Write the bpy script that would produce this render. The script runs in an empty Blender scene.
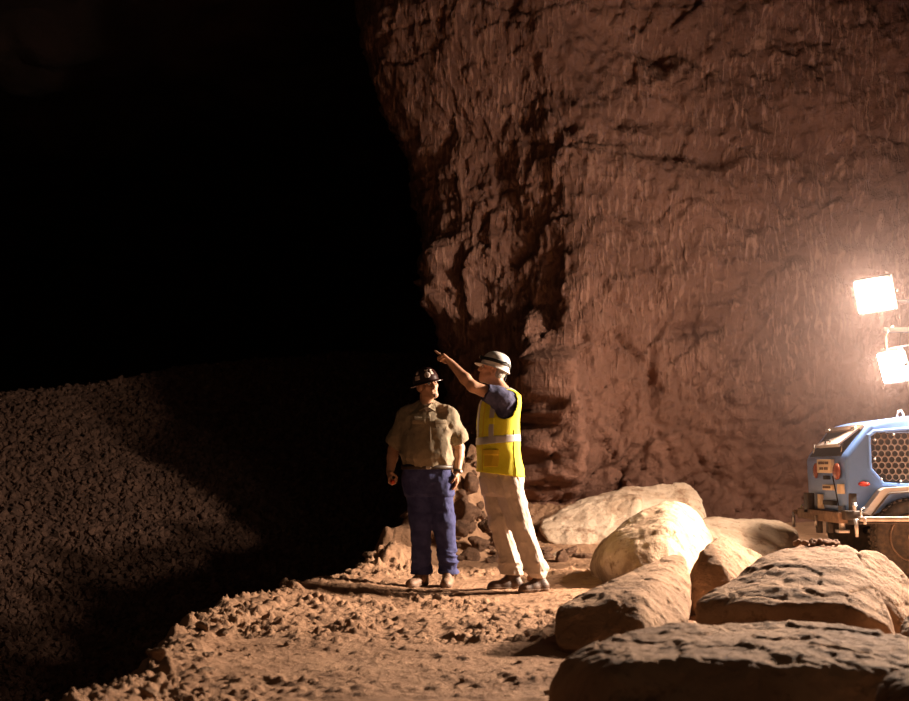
import bpy, bmesh, math, random
import numpy as np
from mathutils import Vector, Matrix

random.seed(7)
RNG = np.random.default_rng(11)
COL = bpy.context.scene.collection
V3 = lambda *a: np.array(a, float)

# ------------------------------------------------------------------ camera frame (used to measure the place)
CAM_H, FPX, CX, CY, HOR = 0.96, 1200.0, 454.5, 350.5, 470.0
PITCH = math.atan((HOR - CY) / FPX)
_F = V3(0, math.cos(PITCH), math.sin(PITCH)); _U = V3(0, -math.sin(PITCH), math.cos(PITCH))
def ray(px, py):
    return _F + V3((px - CX) / FPX, 0, 0) + _U * ((CY - py) / FPX)
def at(px, py, Y):
    d = ray(px, py if py else HOR); return V3(0, 0, CAM_H) + d * (Y / d[1])
def project(P):
    Q = P - V3(0, 0, CAM_H); w = Q @ _F
    return CX + FPX * Q[..., 0] / w, CY - FPX * (Q @ _U) / w

# ------------------------------------------------------------------ noise
def _hash(ix, iy, iz, seed):
    h = (ix.astype(np.int64) * 73856093) ^ (iy.astype(np.int64) * 19349663) ^ (iz.astype(np.int64) * 83492791) ^ (seed * 2654435761)
    h = h & 0xFFFFFFFF
    h = ((h ^ (h >> 15)) * 2246822519) & 0xFFFFFFFF
    h = ((h ^ (h >> 13)) * 3266489917) & 0xFFFFFFFF
    h = h ^ (h >> 16)
    return h.astype(np.float64) / 4294967295.0
def vnoise(P, seed=0):
    P = np.asarray(P, float); i = np.floor(P); f = P - i
    f = f * f * f * (f * (f * 6 - 15) + 10); i = i.astype(np.int64)
    r = 0
    for a in (0, 1):
        wa = f[..., 0] if a else 1 - f[..., 0]
        for b in (0, 1):
            wb = f[..., 1] if b else 1 - f[..., 1]
            for c in (0, 1):
                wc = f[..., 2] if c else 1 - f[..., 2]
                r = r + wa * wb * wc * _hash(i[..., 0] + a, i[..., 1] + b, i[..., 2] + c, seed)
    return r * 2 - 1
def fbm(P, octv=4, seed=0, gain=.5):
    a, s, r = 1.0, 1.0, 0
    for o in range(octv):
        r = r + a * vnoise(P * s + o * 17.3, seed + o); a *= gain; s *= 2.03
    return r
def ridged(P, octv=4, seed=0):
    a, s, r = 1.0, 1.0, 0
    for o in range(octv):
        r = r + a * (1 - 2 * np.abs(vnoise(P * s + o * 9.1, seed + o))); a *= .5; s *= 2.1
    return r
def voro(P, seed=0):
    P = np.asarray(P, float); i = np.floor(P).astype(np.int64)
    f1 = np.full(P.shape[:-1], 9.0); f2 = f1.copy(); idv = np.zeros(P.shape[:-1])
    for a in (-1, 0, 1):
        for b in (-1, 0, 1):
            for c in (-1, 0, 1):
                j = i + np.array([a, b, c])
                q = np.stack([j[..., m] + _hash(j[..., 0], j[..., 1], j[..., 2], seed + 11 * m) for m in range(3)], -1)
                d = np.linalg.norm(q - P, axis=-1)
                near = d < f1
                f2 = np.where(near, f1, np.minimum(f2, d))
                idv = np.where(near, _hash(j[..., 0], j[..., 1], j[..., 2], seed + 77), idv)
                f1 = np.where(near, d, f1)
    return f1, f2, idv
def facets(P, seed):
    """cellular blocks whose faces are each tilted their own way: returns height and crack distance"""
    i = np.floor(P).astype(np.int64); f1 = np.full(P.shape[:-1], 9.0); f2 = f1.copy(); h = np.zeros(P.shape[:-1])
    for a in (-1, 0, 1):
        for b in (-1, 0, 1):
            for c in (-1, 0, 1):
                j = i + np.array([a, b, c]); H = lambda k: _hash(j[..., 0], j[..., 1], j[..., 2], seed + 13 * k)
                q = np.stack([j[..., m] + H(m) for m in range(3)], -1) - P; d = np.linalg.norm(q, axis=-1); near = d < f1
                f2 = np.where(near, f1, np.minimum(f2, d))
                h = np.where(near, (H(4) - .5) * .6 + (H(5) - .5) * 1.7 * q[..., 0] + (H(6) - .5) * 1.7 * q[..., 2], h); f1 = np.where(near, d, f1)
    return h, f2 - f1
def sstep(a, b, x):
    t = np.clip((x - a) / (b - a), 0, 1); return t * t * (3 - 2 * t)

# ------------------------------------------------------------------ materials
def _nt(name):
    m = bpy.data.materials.new(name); m.use_nodes = True
    nt = m.node_tree; b = nt.nodes['Principled BSDF']; return m, nt, b
def N(nt, t, **kw):
    n = nt.nodes.new(t)
    for k, v in kw.items():
        if k in n.inputs: n.inputs[k].default_value = v
        else: setattr(n, k, v)
    return n
def rgba(c): return (c[0], c[1], c[2], 1)
def plain(name, col, rough=.6, metal=0, col2=None, scale=8, bump=0, bscale=60, stretch=(1, 1, 1), emit=None, contrast=(.4, .62)):
    m, nt, b = _nt(name)
    b.inputs['Base Color'].default_value = rgba(col); b.inputs['Roughness'].default_value = rough
    b.inputs['Metallic'].default_value = metal
    tc = N(nt, 'ShaderNodeTexCoord'); mp = N(nt, 'ShaderNodeMapping'); mp.inputs['Scale'].default_value = stretch
    nt.links.new(tc.outputs['Object'], mp.inputs['Vector'])
    if col2:
        nz = N(nt, 'ShaderNodeTexNoise', Scale=scale, Detail=6.0, Roughness=.6); nt.links.new(mp.outputs[0], nz.inputs['Vector'])
        r = N(nt, 'ShaderNodeValToRGB'); r.color_ramp.elements[0].position = contrast[0]; r.color_ramp.elements[1].position = contrast[1]
        r.color_ramp.elements[0].color = rgba(col); r.color_ramp.elements[1].color = rgba(col2)
        nt.links.new(nz.outputs['Fac'], r.inputs[0]); nt.links.new(r.outputs[0], b.inputs['Base Color'])
    if bump:
        nb = N(nt, 'ShaderNodeTexNoise', Scale=bscale, Detail=5.0, Roughness=.6); nt.links.new(mp.outputs[0], nb.inputs['Vector'])
        bp = N(nt, 'ShaderNodeBump', Strength=bump, Distance=.02)
        nt.links.new(nb.outputs['Fac'], bp.inputs['Height']); nt.links.new(bp.outputs[0], b.inputs['Normal'])
    if emit:
        b.inputs['Emission Color'].default_value = rgba(emit[0]); b.inputs['Emission Strength'].default_value = emit[1]
    return m
def rock_mat(name, dark, mid, pale, stain, scale=1.6, bump=.7, bscale=14):
    m, nt, b = _nt(name); L = nt.links
    b.inputs['Roughness'].default_value = .92; b.inputs['Specular IOR Level'].default_value = .2
    tc = N(nt, 'ShaderNodeTexCoord')
    n1 = N(nt, 'ShaderNodeTexNoise', Scale=scale, Detail=9.0, Roughness=.62, Distortion=.4); L.new(tc.outputs['Object'], n1.inputs['Vector'])
    r = N(nt, 'ShaderNodeValToRGB'); e = r.color_ramp.elements
    e[0].position = .3; e[0].color = rgba(dark); e[1].position = .66; e[1].color = rgba(pale)
    x = e.new(.48); x.color = rgba(mid)
    L.new(n1.outputs['Fac'], r.inputs[0])
    n2 = N(nt, 'ShaderNodeTexNoise', Scale=scale * 2.7, Detail=8.0, Roughness=.7); L.new(tc.outputs['Object'], n2.inputs['Vector'])
    r2 = N(nt, 'ShaderNodeValToRGB'); r2.color_ramp.elements[0].position = .54; r2.color_ramp.elements[1].position = .66
    L.new(n2.outputs['Fac'], r2.inputs[0])
    mx = N(nt, 'ShaderNodeMix', data_type='RGBA'); L.new(r2.outputs[0], mx.inputs['Factor']); L.new(r.outputs[0], mx.inputs['A'])
    mx.inputs['B'].default_value = rgba(stain); L.new(mx.outputs['Result'], b.inputs['Base Color'])
    n3 = N(nt, 'ShaderNodeTexNoise', Scale=bscale, Detail=10.0, Roughness=.68); L.new(tc.outputs['Object'], n3.inputs['Vector'])
    bp = N(nt, 'ShaderNodeBump', Strength=bump, Distance=.05); L.new(n3.outputs['Fac'], bp.inputs['Height']); L.new(bp.outputs[0], b.inputs['Normal'])
    return m
def wall_mat():
    m, nt, b = _nt('scaled_limestone_wall'); L = nt.links
    b.inputs['Roughness'].default_value = .95; b.inputs['Specular IOR Level'].default_value = .15
    tc = N(nt, 'ShaderNodeTexCoord')
    n1 = N(nt, 'ShaderNodeTexNoise', Scale=.55, Detail=9.0, Roughness=.6, Distortion=.3); L.new(tc.outputs['Object'], n1.inputs['Vector'])
    r = N(nt, 'ShaderNodeValToRGB'); e = r.color_ramp.elements
    e[0].position = .3; e[0].color = (.115, .056, .039, 1); e[1].position = .7; e[1].color = (.265, .136, .096, 1)
    L.new(n1.outputs['Fac'], r.inputs[0])
    # short chisel scores left by the scaler, fresh rock showing paler
    mp = N(nt, 'ShaderNodeMapping'); mp.inputs['Scale'].default_value = (23, 5, 4.0); mp.inputs['Rotation'].default_value = (0, .20, 0)
    L.new(tc.outputs['Object'], mp.inputs['Vector'])
    n2 = N(nt, 'ShaderNodeTexNoise', Scale=1.0, Detail=2.5, Roughness=.45, Distortion=.35); L.new(mp.outputs[0], n2.inputs['Vector'])
    r2 = N(nt, 'ShaderNodeValToRGB'); r2.color_ramp.elements[0].position = .49; r2.color_ramp.elements[1].position = .63
    L.new(n2.outputs['Fac'], r2.inputs[0])
    n4 = N(nt, 'ShaderNodeTexNoise', Scale=.9, Detail=4.0, Roughness=.6); L.new(tc.outputs['Object'], n4.inputs['Vector'])
    r4 = N(nt, 'ShaderNodeValToRGB'); r4.color_ramp.elements[0].position = .36; r4.color_ramp.elements[1].position = .54
    L.new(n4.outputs['Fac'], r4.inputs[0])
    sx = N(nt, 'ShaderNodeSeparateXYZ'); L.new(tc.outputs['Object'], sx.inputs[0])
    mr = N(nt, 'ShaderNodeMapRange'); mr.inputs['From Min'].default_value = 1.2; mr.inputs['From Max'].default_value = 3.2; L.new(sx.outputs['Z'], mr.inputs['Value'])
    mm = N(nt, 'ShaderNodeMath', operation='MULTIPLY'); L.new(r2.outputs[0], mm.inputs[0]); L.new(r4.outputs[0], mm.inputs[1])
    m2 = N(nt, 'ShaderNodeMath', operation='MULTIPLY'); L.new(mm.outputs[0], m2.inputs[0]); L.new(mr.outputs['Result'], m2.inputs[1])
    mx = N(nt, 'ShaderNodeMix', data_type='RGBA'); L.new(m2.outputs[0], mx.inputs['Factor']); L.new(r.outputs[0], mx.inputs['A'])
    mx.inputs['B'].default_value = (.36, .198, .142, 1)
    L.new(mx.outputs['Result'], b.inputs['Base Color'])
    n3 = N(nt, 'ShaderNodeTexNoise', Scale=7.0, Detail=10.0, Roughness=.66); L.new(tc.outputs['Object'], n3.inputs['Vector'])
    b1 = N(nt, 'ShaderNodeBump', Strength=.9, Distance=.10); L.new(n3.outputs['Fac'], b1.inputs['Height'])
    b2 = N(nt, 'ShaderNodeBump', Strength=.6, Distance=.05); L.new(m2.outputs[0], b2.inputs['Height']); L.new(b1.outputs[0], b2.inputs['Normal'])
    L.new(b2.outputs[0], b.inputs['Normal'])
    return m

M = {}
M['wall'] = wall_mat()
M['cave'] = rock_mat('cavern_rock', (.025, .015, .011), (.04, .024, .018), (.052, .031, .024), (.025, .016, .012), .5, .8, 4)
M['dirt'] = rock_mat('road_dirt', (.30, .170, .098), (.40, .232, .138), (.49, .295, .180), (.24, .132, .076), 2.2, .75, 30)
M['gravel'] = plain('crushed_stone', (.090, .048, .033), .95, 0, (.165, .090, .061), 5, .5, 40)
M['clod'] = rock_mat('rubble_rock', (.13, .072, .047), (.21, .118, .075), (.30, .175, .112), (.16, .088, .058), 3, .8, 24)
M['edge'] = rock_mat('dusty_road_rock', (.26, .155, .095), (.36, .22, .135), (.48, .31, .20), (.25, .15, .09), 4, .7, 24)
M['pale'] = rock_mat('pale_limestone', (.40, .265, .17), (.61, .46, .335), (.72, .57, .43), (.29, .175, .11), 2.0, .6, 18)
M['stained'] = rock_mat('brown_stained_limestone', (.17, .10, .058), (.42, .30, .205), (.56, .42, .305), (.20, .12, .07), 2.4, .6, 20)
M['tan'] = rock_mat('tan_limestone', (.20, .115, .066), (.33, .20, .118), (.45, .285, .175), (.16, .09, .05), 2.2, .7, 16)
M['skin'] = plain('skin', (.47, .25, .15), .5, 0, (.53, .29, .18), 30, .05, 200)
M['lip'] = plain('lips', (.38, .15, .10), .5)
M['eye'] = plain('eyeball', (.55, .50, .45), .2)
M['iris'] = plain('iris', (.03, .02, .015), .2)
M['hairgrey'] = plain('grey_hair', (.42, .38, .34), .8, 0, (.28, .24, .21), 90, .6, 220, (1, 1, .2))
M['beard'] = plain('brown_stubble', (.17, .085, .05), .8, 0, (.25, .13, .08), 120, .5, 260)
M['hairdark'] = plain('dark_hair', (.05, .03, .02), .8, 0, (.09, .055, .035), 90, .6, 220, (1, 1, .2))
M['khakishirt'] = plain('olive_khaki_cotton', (.255, .198, .125), .85, 0, (.29, .228, .147), 40, .25, 300)
M['shirtmark'] = plain('white_thread', (.6, .56, .48), .9)
M['undershirt'] = plain('white_cotton', (.62, .56, .50), .9, 0, None, 1, .15, 300)
M['denim'] = plain('blue_denim', (.030, .034, .125), .85, 0, (.055, .062, .19), 14, .3, 320)
M['leather'] = plain('dark_leather', (.035, .02, .013), .5, 0, (.06, .035, .02), 30, .1, 120)
M['boot'] = plain('brown_boot_leather', (.20, .105, .06), .6, 0, (.32, .19, .12), 16, .2, 90)
M['shoedark'] = plain('dark_brown_shoe_leather', (.055, .03, .02), .55, 0, (.16, .09, .055), 18, .2, 90)
M['sole'] = plain('dusty_rubber_sole', (.12, .075, .05), .85, 0, (.28, .18, .12), 22, .2, 90)
M['hatbrown'] = plain('dark_brown_hat_shell', (.030, .011, .010), .28)
M['hatwhite'] = plain('white_hat_shell', (.78, .74, .70), .35)
M['sticker'] = plain('pale_sticker', (.62, .52, .45), .5, 0, (.48, .33, .28), 60)
M['black'] = plain('black_rubber', (.012, .011, .010), .6)
M['metal'] = plain('worn_steel', (.50, .47, .44), .38, .9, (.38, .33, .29), 12, .1, 60)
M['glass'] = plain('lamp_glass', (.8, .8, .8), .1)
M['hivis'] = plain('fluorescent_yellow_mesh', (.86, .80, .03), .75, 0, (.82, .74, .025), 30, .15, 300)
M['hivisdark'] = plain('mustard_pocket_cloth', (.78, .55, .03), .8, 0, None, 1, .15, 300)
M['reflect'] = plain('silver_reflective_tape', (.55, .52, .50), .45, .3)
M['navy'] = plain('navy_jersey', (.040, .042, .10), .9, 0, (.06, .06, .13), 30, .2, 250)
M['chino'] = plain('stone_chino_cotton', (.56, .46, .38), .85, 0, (.61, .51, .42), 24, .25, 300)
M['red'] = plain('orange_red_plastic', (.62, .075, .02), .4)
M['blue'] = plain('blue_canopy_paint', (.115, .235, .55), .35, 0, (.13, .25, .58), 6, .03, 30)
M['blackpaint'] = plain('black_chassis_paint', (.022, .018, .016), .55, 0, (.06, .04, .03), 14)
M['rust'] = plain('rusty_steel_beam', (.16, .10, .065), .7, .2, (.28, .18, .12), 14, .2, 60)
M['galv'] = plain('galvanised_steel', (.55, .51, .49), .4, .7, (.45, .40, .37), 18)
M['fender'] = plain('silver_fender_paint', (.52, .48, .46), .4, .2)
M['tyre'] = plain('dusty_tyre_rubber', (.032, .026, .022), .8, 0, (.075, .052, .038), 18, .2, 60)
M['rim'] = plain('wheel_steel', (.18, .13, .10), .5, .6, (.12, .08, .06), 12)
M['grille'] = plain('brown_reflecting_grille', (.13, .085, .062), .7, 0)  # brownish reflection on the sheet put into its colour
M['dark'] = plain('dark_void_panel', (.012, .010, .009), .8)
M['amber'] = plain('red_lens_dull', (.22, .055, .03), .25)
M['redlens'] = plain('red_marker_lens', (.42, .03, .02), .25)
M['plate'] = plain('cream_plate', (.72, .56, .38), .5)
M['ink'] = plain('brown_ink', (.10, .06, .04), .7)
M['hatch'] = plain('pale_hatch_panel', (.66, .53, .46), .4, .1)
LC = (1.0, .77, .59)
M['lens'] = plain('lit_led_lens', (1, 1, 1), .5, 0, emit=(LC, 950.0))
M['lens_added_road'] = plain('added_led_lens_road', (1, 1, 1), .5, 0, emit=(LC, 5000.0))  # lens of an added unseen head that brightens men and road
M['lens_added_wall'] = plain('added_led_lens_wall', (1, 1, 1), .5, 0, emit=(LC, 720.0))  # lens of an added unseen head that brightens the wall

# ------------------------------------------------------------------ object helpers
WO = {}           # world position of every parent's origin
def mesh_np(name, V, F, mat, smooth=True):
    me = bpy.data.meshes.new(name); V = np.ascontiguousarray(V, np.float32)
    if isinstance(F, np.ndarray):
        n, k = F.shape
        me.vertices.add(len(V)); me.vertices.foreach_set('co', V.ravel())
        me.loops.add(n * k); me.loops.foreach_set('vertex_index', np.ascontiguousarray(F, np.int32).ravel())
        me.polygons.add(n); me.polygons.foreach_set('loop_start', np.arange(0, n * k, k, dtype=np.int32))
        me.update(calc_edges=True)
    else:
        me.from_pydata([tuple(map(float, v)) for v in V], [], [tuple(map(int, f)) for f in F]); me.update()
    me.polygons.foreach_set('use_smooth', np.full(len(me.polygons), bool(smooth)))
    if mat: me.materials.append(mat)
    return me
def tag(o, label=None, cat=None, group=None, kind=None):
    if label: o['label'] = label
    if cat: o['category'] = cat
    if group: o['group'] = group
    if kind: o['kind'] = kind
    return o
def obj(name, geo, mat, parent=None, loc=None, smooth=True, angle=None):
    V, F = geo; V = np.asarray(V, float)
    if parent is not None: off = WO[parent.name]
    else: off = np.asarray(loc if loc is not None else (0, 0, 0), float)
    me = mesh_np(name, V - off, F, mat, smooth)
    if angle is not None: me.set_sharp_from_angle(angle=math.radians(angle))
    o = bpy.data.objects.new(name, me); COL.objects.link(o)
    if parent is not None: o.parent = parent; WO[o.name] = off
    else: o.location = off; WO[o.name] = off
    return o
def empty(name, loc):
    o = bpy.data.objects.new(name, None); COL.objects.link(o); o.location = loc; o.empty_display_size = .1
    WO[o.name] = np.asarray(loc, float); return o
def join(*gs):
    Vs, Fs, n = [], [], 0
    for V, F in gs:
        Vs.append(np.asarray(V, float)); Fs += [tuple(int(i) + n for i in f) for f in F]; n += len(V)
    return np.concatenate(Vs), Fs
def bm_geo(bm):
    bm.verts.index_update()
    g = (np.array([v.co[:] for v in bm.verts]), [tuple(v.index for v in f.verts) for f in bm.faces]); bm.free(); return g
def box(c, s, bevel=0, R=None, seg=2):
    bm = bmesh.new(); bmesh.ops.create_cube(bm, size=1)
    for v in bm.verts: v.co = Vector((v.co.x * s[0], v.co.y * s[1], v.co.z * s[2]))
    if bevel: bmesh.ops.bevel(bm, geom=list(bm.edges), offset=bevel, segments=seg, affect='EDGES', profile=.5)
    V, F = bm_geo(bm)
    if R is not None: V = V @ np.asarray(R).T
    return V + np.asarray(c), F
def frame_of(d):
    d = np.asarray(d, float); d = d / np.linalg.norm(d)
    a = V3(0, 0, 1) if abs(d[2]) < .9 else V3(1, 0, 0)
    x = np.cross(a, d); x /= np.linalg.norm(x); return x, np.cross(d, x), d
def tube(pts, r, n=10, cap=True):
    pts = [np.asarray(p, float) for p in pts]; V, F = [], []
    rs = r if hasattr(r, '__len__') else [r] * len(pts)
    for i, p in enumerate(pts):
        d = pts[min(i + 1, len(pts) - 1)] - pts[max(i - 1, 0)]; x, y, _ = frame_of(d)
        for k in range(n):
            a = 2 * math.pi * k / n; V.append(p + rs[i] * (math.cos(a) * x + math.sin(a) * y))
    for i in range(len(pts) - 1):
        for k in range(n):
            F.append((i * n + k, i * n + (k + 1) % n, (i + 1) * n + (k + 1) % n, (i + 1) * n + k))
    if cap: F.append(tuple(range(n - 1, -1, -1))); F.append(tuple((len(pts) - 1) * n + k for k in range(n)))
    return np.array(V), F
def lathe(profile, c, axis, n=32):
    x, y, d = frame_of(axis); V, F = [], []
    for (r, h) in profile:
        for k in range(n):
            a = 2 * math.pi * k / n; V.append(np.asarray(c) + d * h + r * (math.cos(a) * x + math.sin(a) * y))
    m = len(profile)
    for i in range(m - 1):
        for k in range(n):
            F.append((i * n + k, i * n + (k + 1) % n, (i + 1) * n + (k + 1) % n, (i + 1) * n + k))
    F.append(tuple(range(n - 1, -1, -1))); F.append(tuple((m - 1) * n + k for k in range(n)))
    return np.array(V), F
def prism(out, y0, y1, bevel=0, seg=2):
    """outline in (x, z), extruded from y0 to y1"""
    bm = bmesh.new(); a = [bm.verts.new((p[0], y0, p[1])) for p in out]; b = [bm.verts.new((p[0], y1, p[1])) for p in out]
    n = len(out); bm.faces.new(a); bm.faces.new(b[::-1])
    for i in range(n): bm.faces.new((a[i], b[i], b[(i + 1) % n], a[(i + 1) % n]))
    bmesh.ops.recalc_face_normals(bm, faces=list(bm.faces))
    if bevel: bmesh.ops.bevel(bm, geom=list(bm.edges), offset=bevel, segments=seg, affect='EDGES', profile=.5)
    return bm_geo(bm)
def grid_faces(nr, nc):
    i = np.arange(nr - 1)[:, None] * nc + np.arange(nc - 1)[None, :]; i = i.ravel()
    return np.stack([i, i + 1, i + nc + 1, i + nc], 1)

# ------------------------------------------------------------------ implicit modelling (distance field + surface nets)
class Field:
    def __init__(s, lo, hi, h):
        s.lo = np.asarray(lo, float); s.h = h
        s.n = np.ceil((np.asarray(hi, float) - s.lo) / h).astype(int) + 1
        s.d = np.full(tuple(s.n), 1.0, np.float32)
    def _sl(s, bl, bh):
        a = np.clip(np.floor((np.asarray(bl) - s.lo) / s.h).astype(int), 0, s.n - 1)
        b = np.clip(np.ceil((np.asarray(bh) - s.lo) / s.h).astype(int) + 1, 1, s.n)
        sl = tuple(slice(int(i), int(j)) for i, j in zip(a, b))
        ax = [(s.lo[m] + s.h * np.arange(a[m], b[m])) for m in range(3)]
        return sl, ax[0][:, None, None], ax[1][None, :, None], ax[2][None, None, :]
    def add(s, prim, k=0.0, mode='add'):
        fn, bl, bh = prim; m = k + 4 * s.h
        sl, X, Y, Z = s._sl(np.asarray(bl) - m, np.asarray(bh) + m)
        if 0 in s.d[sl].shape: return s
        v = fn(X, Y, Z); a = s.d[sl]
        if mode == 'add':
            r = np.minimum(a, v)
            if k: hh = np.maximum(k - np.abs(a - v), 0) / k; r = r - hh * hh * k * .25
        elif mode == 'sub':
            r = np.maximum(a, -v)
            if k: hh = np.maximum(k - np.abs(a + v), 0) / k; r = r + hh * hh * k * .25
        s.d[sl] = r; return s
    def cut(s, fn):                      # keep only where fn <= 0
        sl, X, Y, Z = s._sl(s.lo, s.lo + s.h * s.n)
        s.d = np.maximum(s.d, fn(X, Y, Z)).astype(np.float32); return s
    def warp(s, fn, band=.06):           # push the surface by fn(points)
        idx = np.nonzero(np.abs(s.d) < band); P = s.lo + s.h * np.stack(idx, -1)
        s.d[idx] -= fn(P).astype(np.float32); return s
    def geo(s): return surface_nets(s.d, s.lo, s.h)
def surface_nets(d, lo, h):
    ins = d < 0; c = np.zeros(tuple(np.array(d.shape) - 1), np.uint8)
    sh = d.shape
    for a in (0, 1):
        for b in (0, 1):
            for e in (0, 1): c += ins[a:sh[0] - 1 + a, b:sh[1] - 1 + b, e:sh[2] - 1 + e]
    I = np.nonzero((c > 0) & (c < 8)); idx = np.stack(I, -1); n = len(idx)
    vid = np.full(c.shape, -1, np.int32); vid[I] = np.arange(n)
    acc = np.zeros((n, 3)); cnt = np.zeros(n)
    for ax in range(3):
        o = [m for m in range(3) if m != ax]
        for a in (0, 1):
            for b in (0, 1):
                p = idx.copy(); p[:, o[0]] += a; p[:, o[1]] += b; q = p.copy(); q[:, ax] += 1
                dp = d[p[:, 0], p[:, 1], p[:, 2]]; dq = d[q[:, 0], q[:, 1], q[:, 2]]
                m = (dp < 0) != (dq < 0); t = dp[m] / (dp[m] - dq[m])
                x = p[m].astype(float); x[:, ax] += t; acc[m] += x; cnt[m] += 1
    V = lo + h * acc / cnt[:, None]
    Fs = []
    for ax in range(3):
        u, w = (ax + 1) % 3, (ax + 2) % 3
        s0 = [slice(None)] * 3; s1 = [slice(None)] * 3; s0[ax] = slice(0, -1); s1[ax] = slice(1, None)
        a, b = ins[tuple(s0)], ins[tuple(s1)]
        E = np.stack(np.nonzero(a != b), -1)
        E = E[(E[:, u] > 0) & (E[:, w] > 0) & (E[:, u] < sh[u] - 1) & (E[:, w] < sh[w] - 1)]
        pos = a[E[:, 0], E[:, 1], E[:, 2]]
        def cell(du, dw):
            e = E.copy(); e[:, u] += du; e[:, w] += dw; return vid[e[:, 0], e[:, 1], e[:, 2]]
        f = np.stack([cell(-1, -1), cell(0, -1), cell(0, 0), cell(-1, 0)], 1)
        f[~pos] = f[~pos][:, ::-1]; Fs.append(f)
    return V, np.concatenate(Fs)
def cone(a, b, ra, rb):
    a, b = np.asarray(a, float), np.asarray(b, float); ab = b - a; L = float(ab @ ab) + 1e-9
    def fn(X, Y, Z):
        t = np.clip(((X - a[0]) * ab[0] + (Y - a[1]) * ab[1] + (Z - a[2]) * ab[2]) / L, 0, 1)
        return np.sqrt((X - a[0] - t * ab[0])**2 + (Y - a[1] - t * ab[1])**2 + (Z - a[2] - t * ab[2])**2) - (ra + (rb - ra) * t)
    r = max(ra, rb); return fn, np.minimum(a, b) - r, np.maximum(a, b) + r
def ell(c, r, R=None):
    c, r = np.asarray(c, float), np.asarray(r, float); R = np.eye(3) if R is None else np.asarray(R)   # rows = local axes
    def fn(X, Y, Z):
        x, y, z = X - c[0], Y - c[1], Z - c[2]
        q = [R[m][0] * x + R[m][1] * y + R[m][2] * z for m in range(3)]
        k0 = np.sqrt(sum((q[m] / r[m])**2 for m in range(3))); k1 = np.sqrt(sum((q[m] / r[m]**2)**2 for m in range(3))) + 1e-6
        return k0 * (k0 - 1) / k1
    m = r.max(); return fn, c - m, c + m
def loft(st, ang=0.0, p=2.2):
    """stations (z, cx, cy, rx, ry): an upright body of superelliptic sections turned by ang about z"""
    st = np.array(sorted(st)); zs = st[:, 0]; ca, sa = math.cos(ang), math.sin(ang)
    def fn(X, Y, Z):
        z = Z.ravel(); o = [np.interp(z, zs, st[:, m])[None, None, :] for m in (1, 2, 3, 4)]
        x = ca * (X - o[0]) + sa * (Y - o[1]); y = -sa * (X - o[0]) + ca * (Y - o[1])
        k = (np.abs(x / o[2])**p + np.abs(y / o[3])**p)**(1 / p)
        d = (k - 1) * np.minimum(o[2], o[3])
        cap = np.maximum(zs[0] - Z, Z - zs[-1])
        return np.where(cap > 0, np.sqrt(np.maximum(d, 0)**2 + cap**2), np.maximum(d, cap))
    R = max(st[:, 3].max(), st[:, 4].max()) * 1.2
    return fn, V3(st[:, 1].min() - R, st[:, 2].min() - R, zs[0]), V3(st[:, 1].max() + R, st[:, 2].max() + R, zs[-1])
def hull_planes(pts):
    bm = bmesh.new()
    for p in pts: bm.verts.new(p)
    bmesh.ops.convex_hull(bm, input=list(bm.verts)); cen = np.mean(pts, 0)
    out = []
    bmesh.ops.recalc_face_normals(bm, faces=list(bm.faces))
    for f in bm.faces:
        n = np.array(f.normal); c = float(n @ np.array(f.verts[0].co))
        if n @ cen > c: n, c = -n, -c
        if not any(np.allclose(n, m, atol=.02) for m, _ in out): out.append((n, c))
    bm.free(); return out
def hull(pts, k=.03):
    pl = hull_planes(pts); pts = np.array(pts)
    def fn(X, Y, Z):
        r = None
        for n, c in pl:
            v = n[0] * X + n[1] * Y + n[2] * Z - c
            if r is None: r = v + 0 * X
            else:
                hh = np.maximum(k - np.abs(r - v), 0) / k; r = np.maximum(r, v) + hh * hh * k * .25
        return r
    return fn, pts.min(0), pts.max(0)
def normals_np(V, F):
    n = np.zeros_like(V); a, b, c = V[F[:, 0]], V[F[:, 1]], V[F[:, 2]]; fn = np.cross(b - a, c - a)
    for m in range(F.shape[1]): np.add.at(n, F[:, m], fn)
    return n / (np.linalg.norm(n, axis=1, keepdims=True) + 1e-9)

# ================================================================== THE LAMPS' PLACE (needed by nothing but measured once)
TY = 11.0                                     # near side of the light tower
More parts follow.
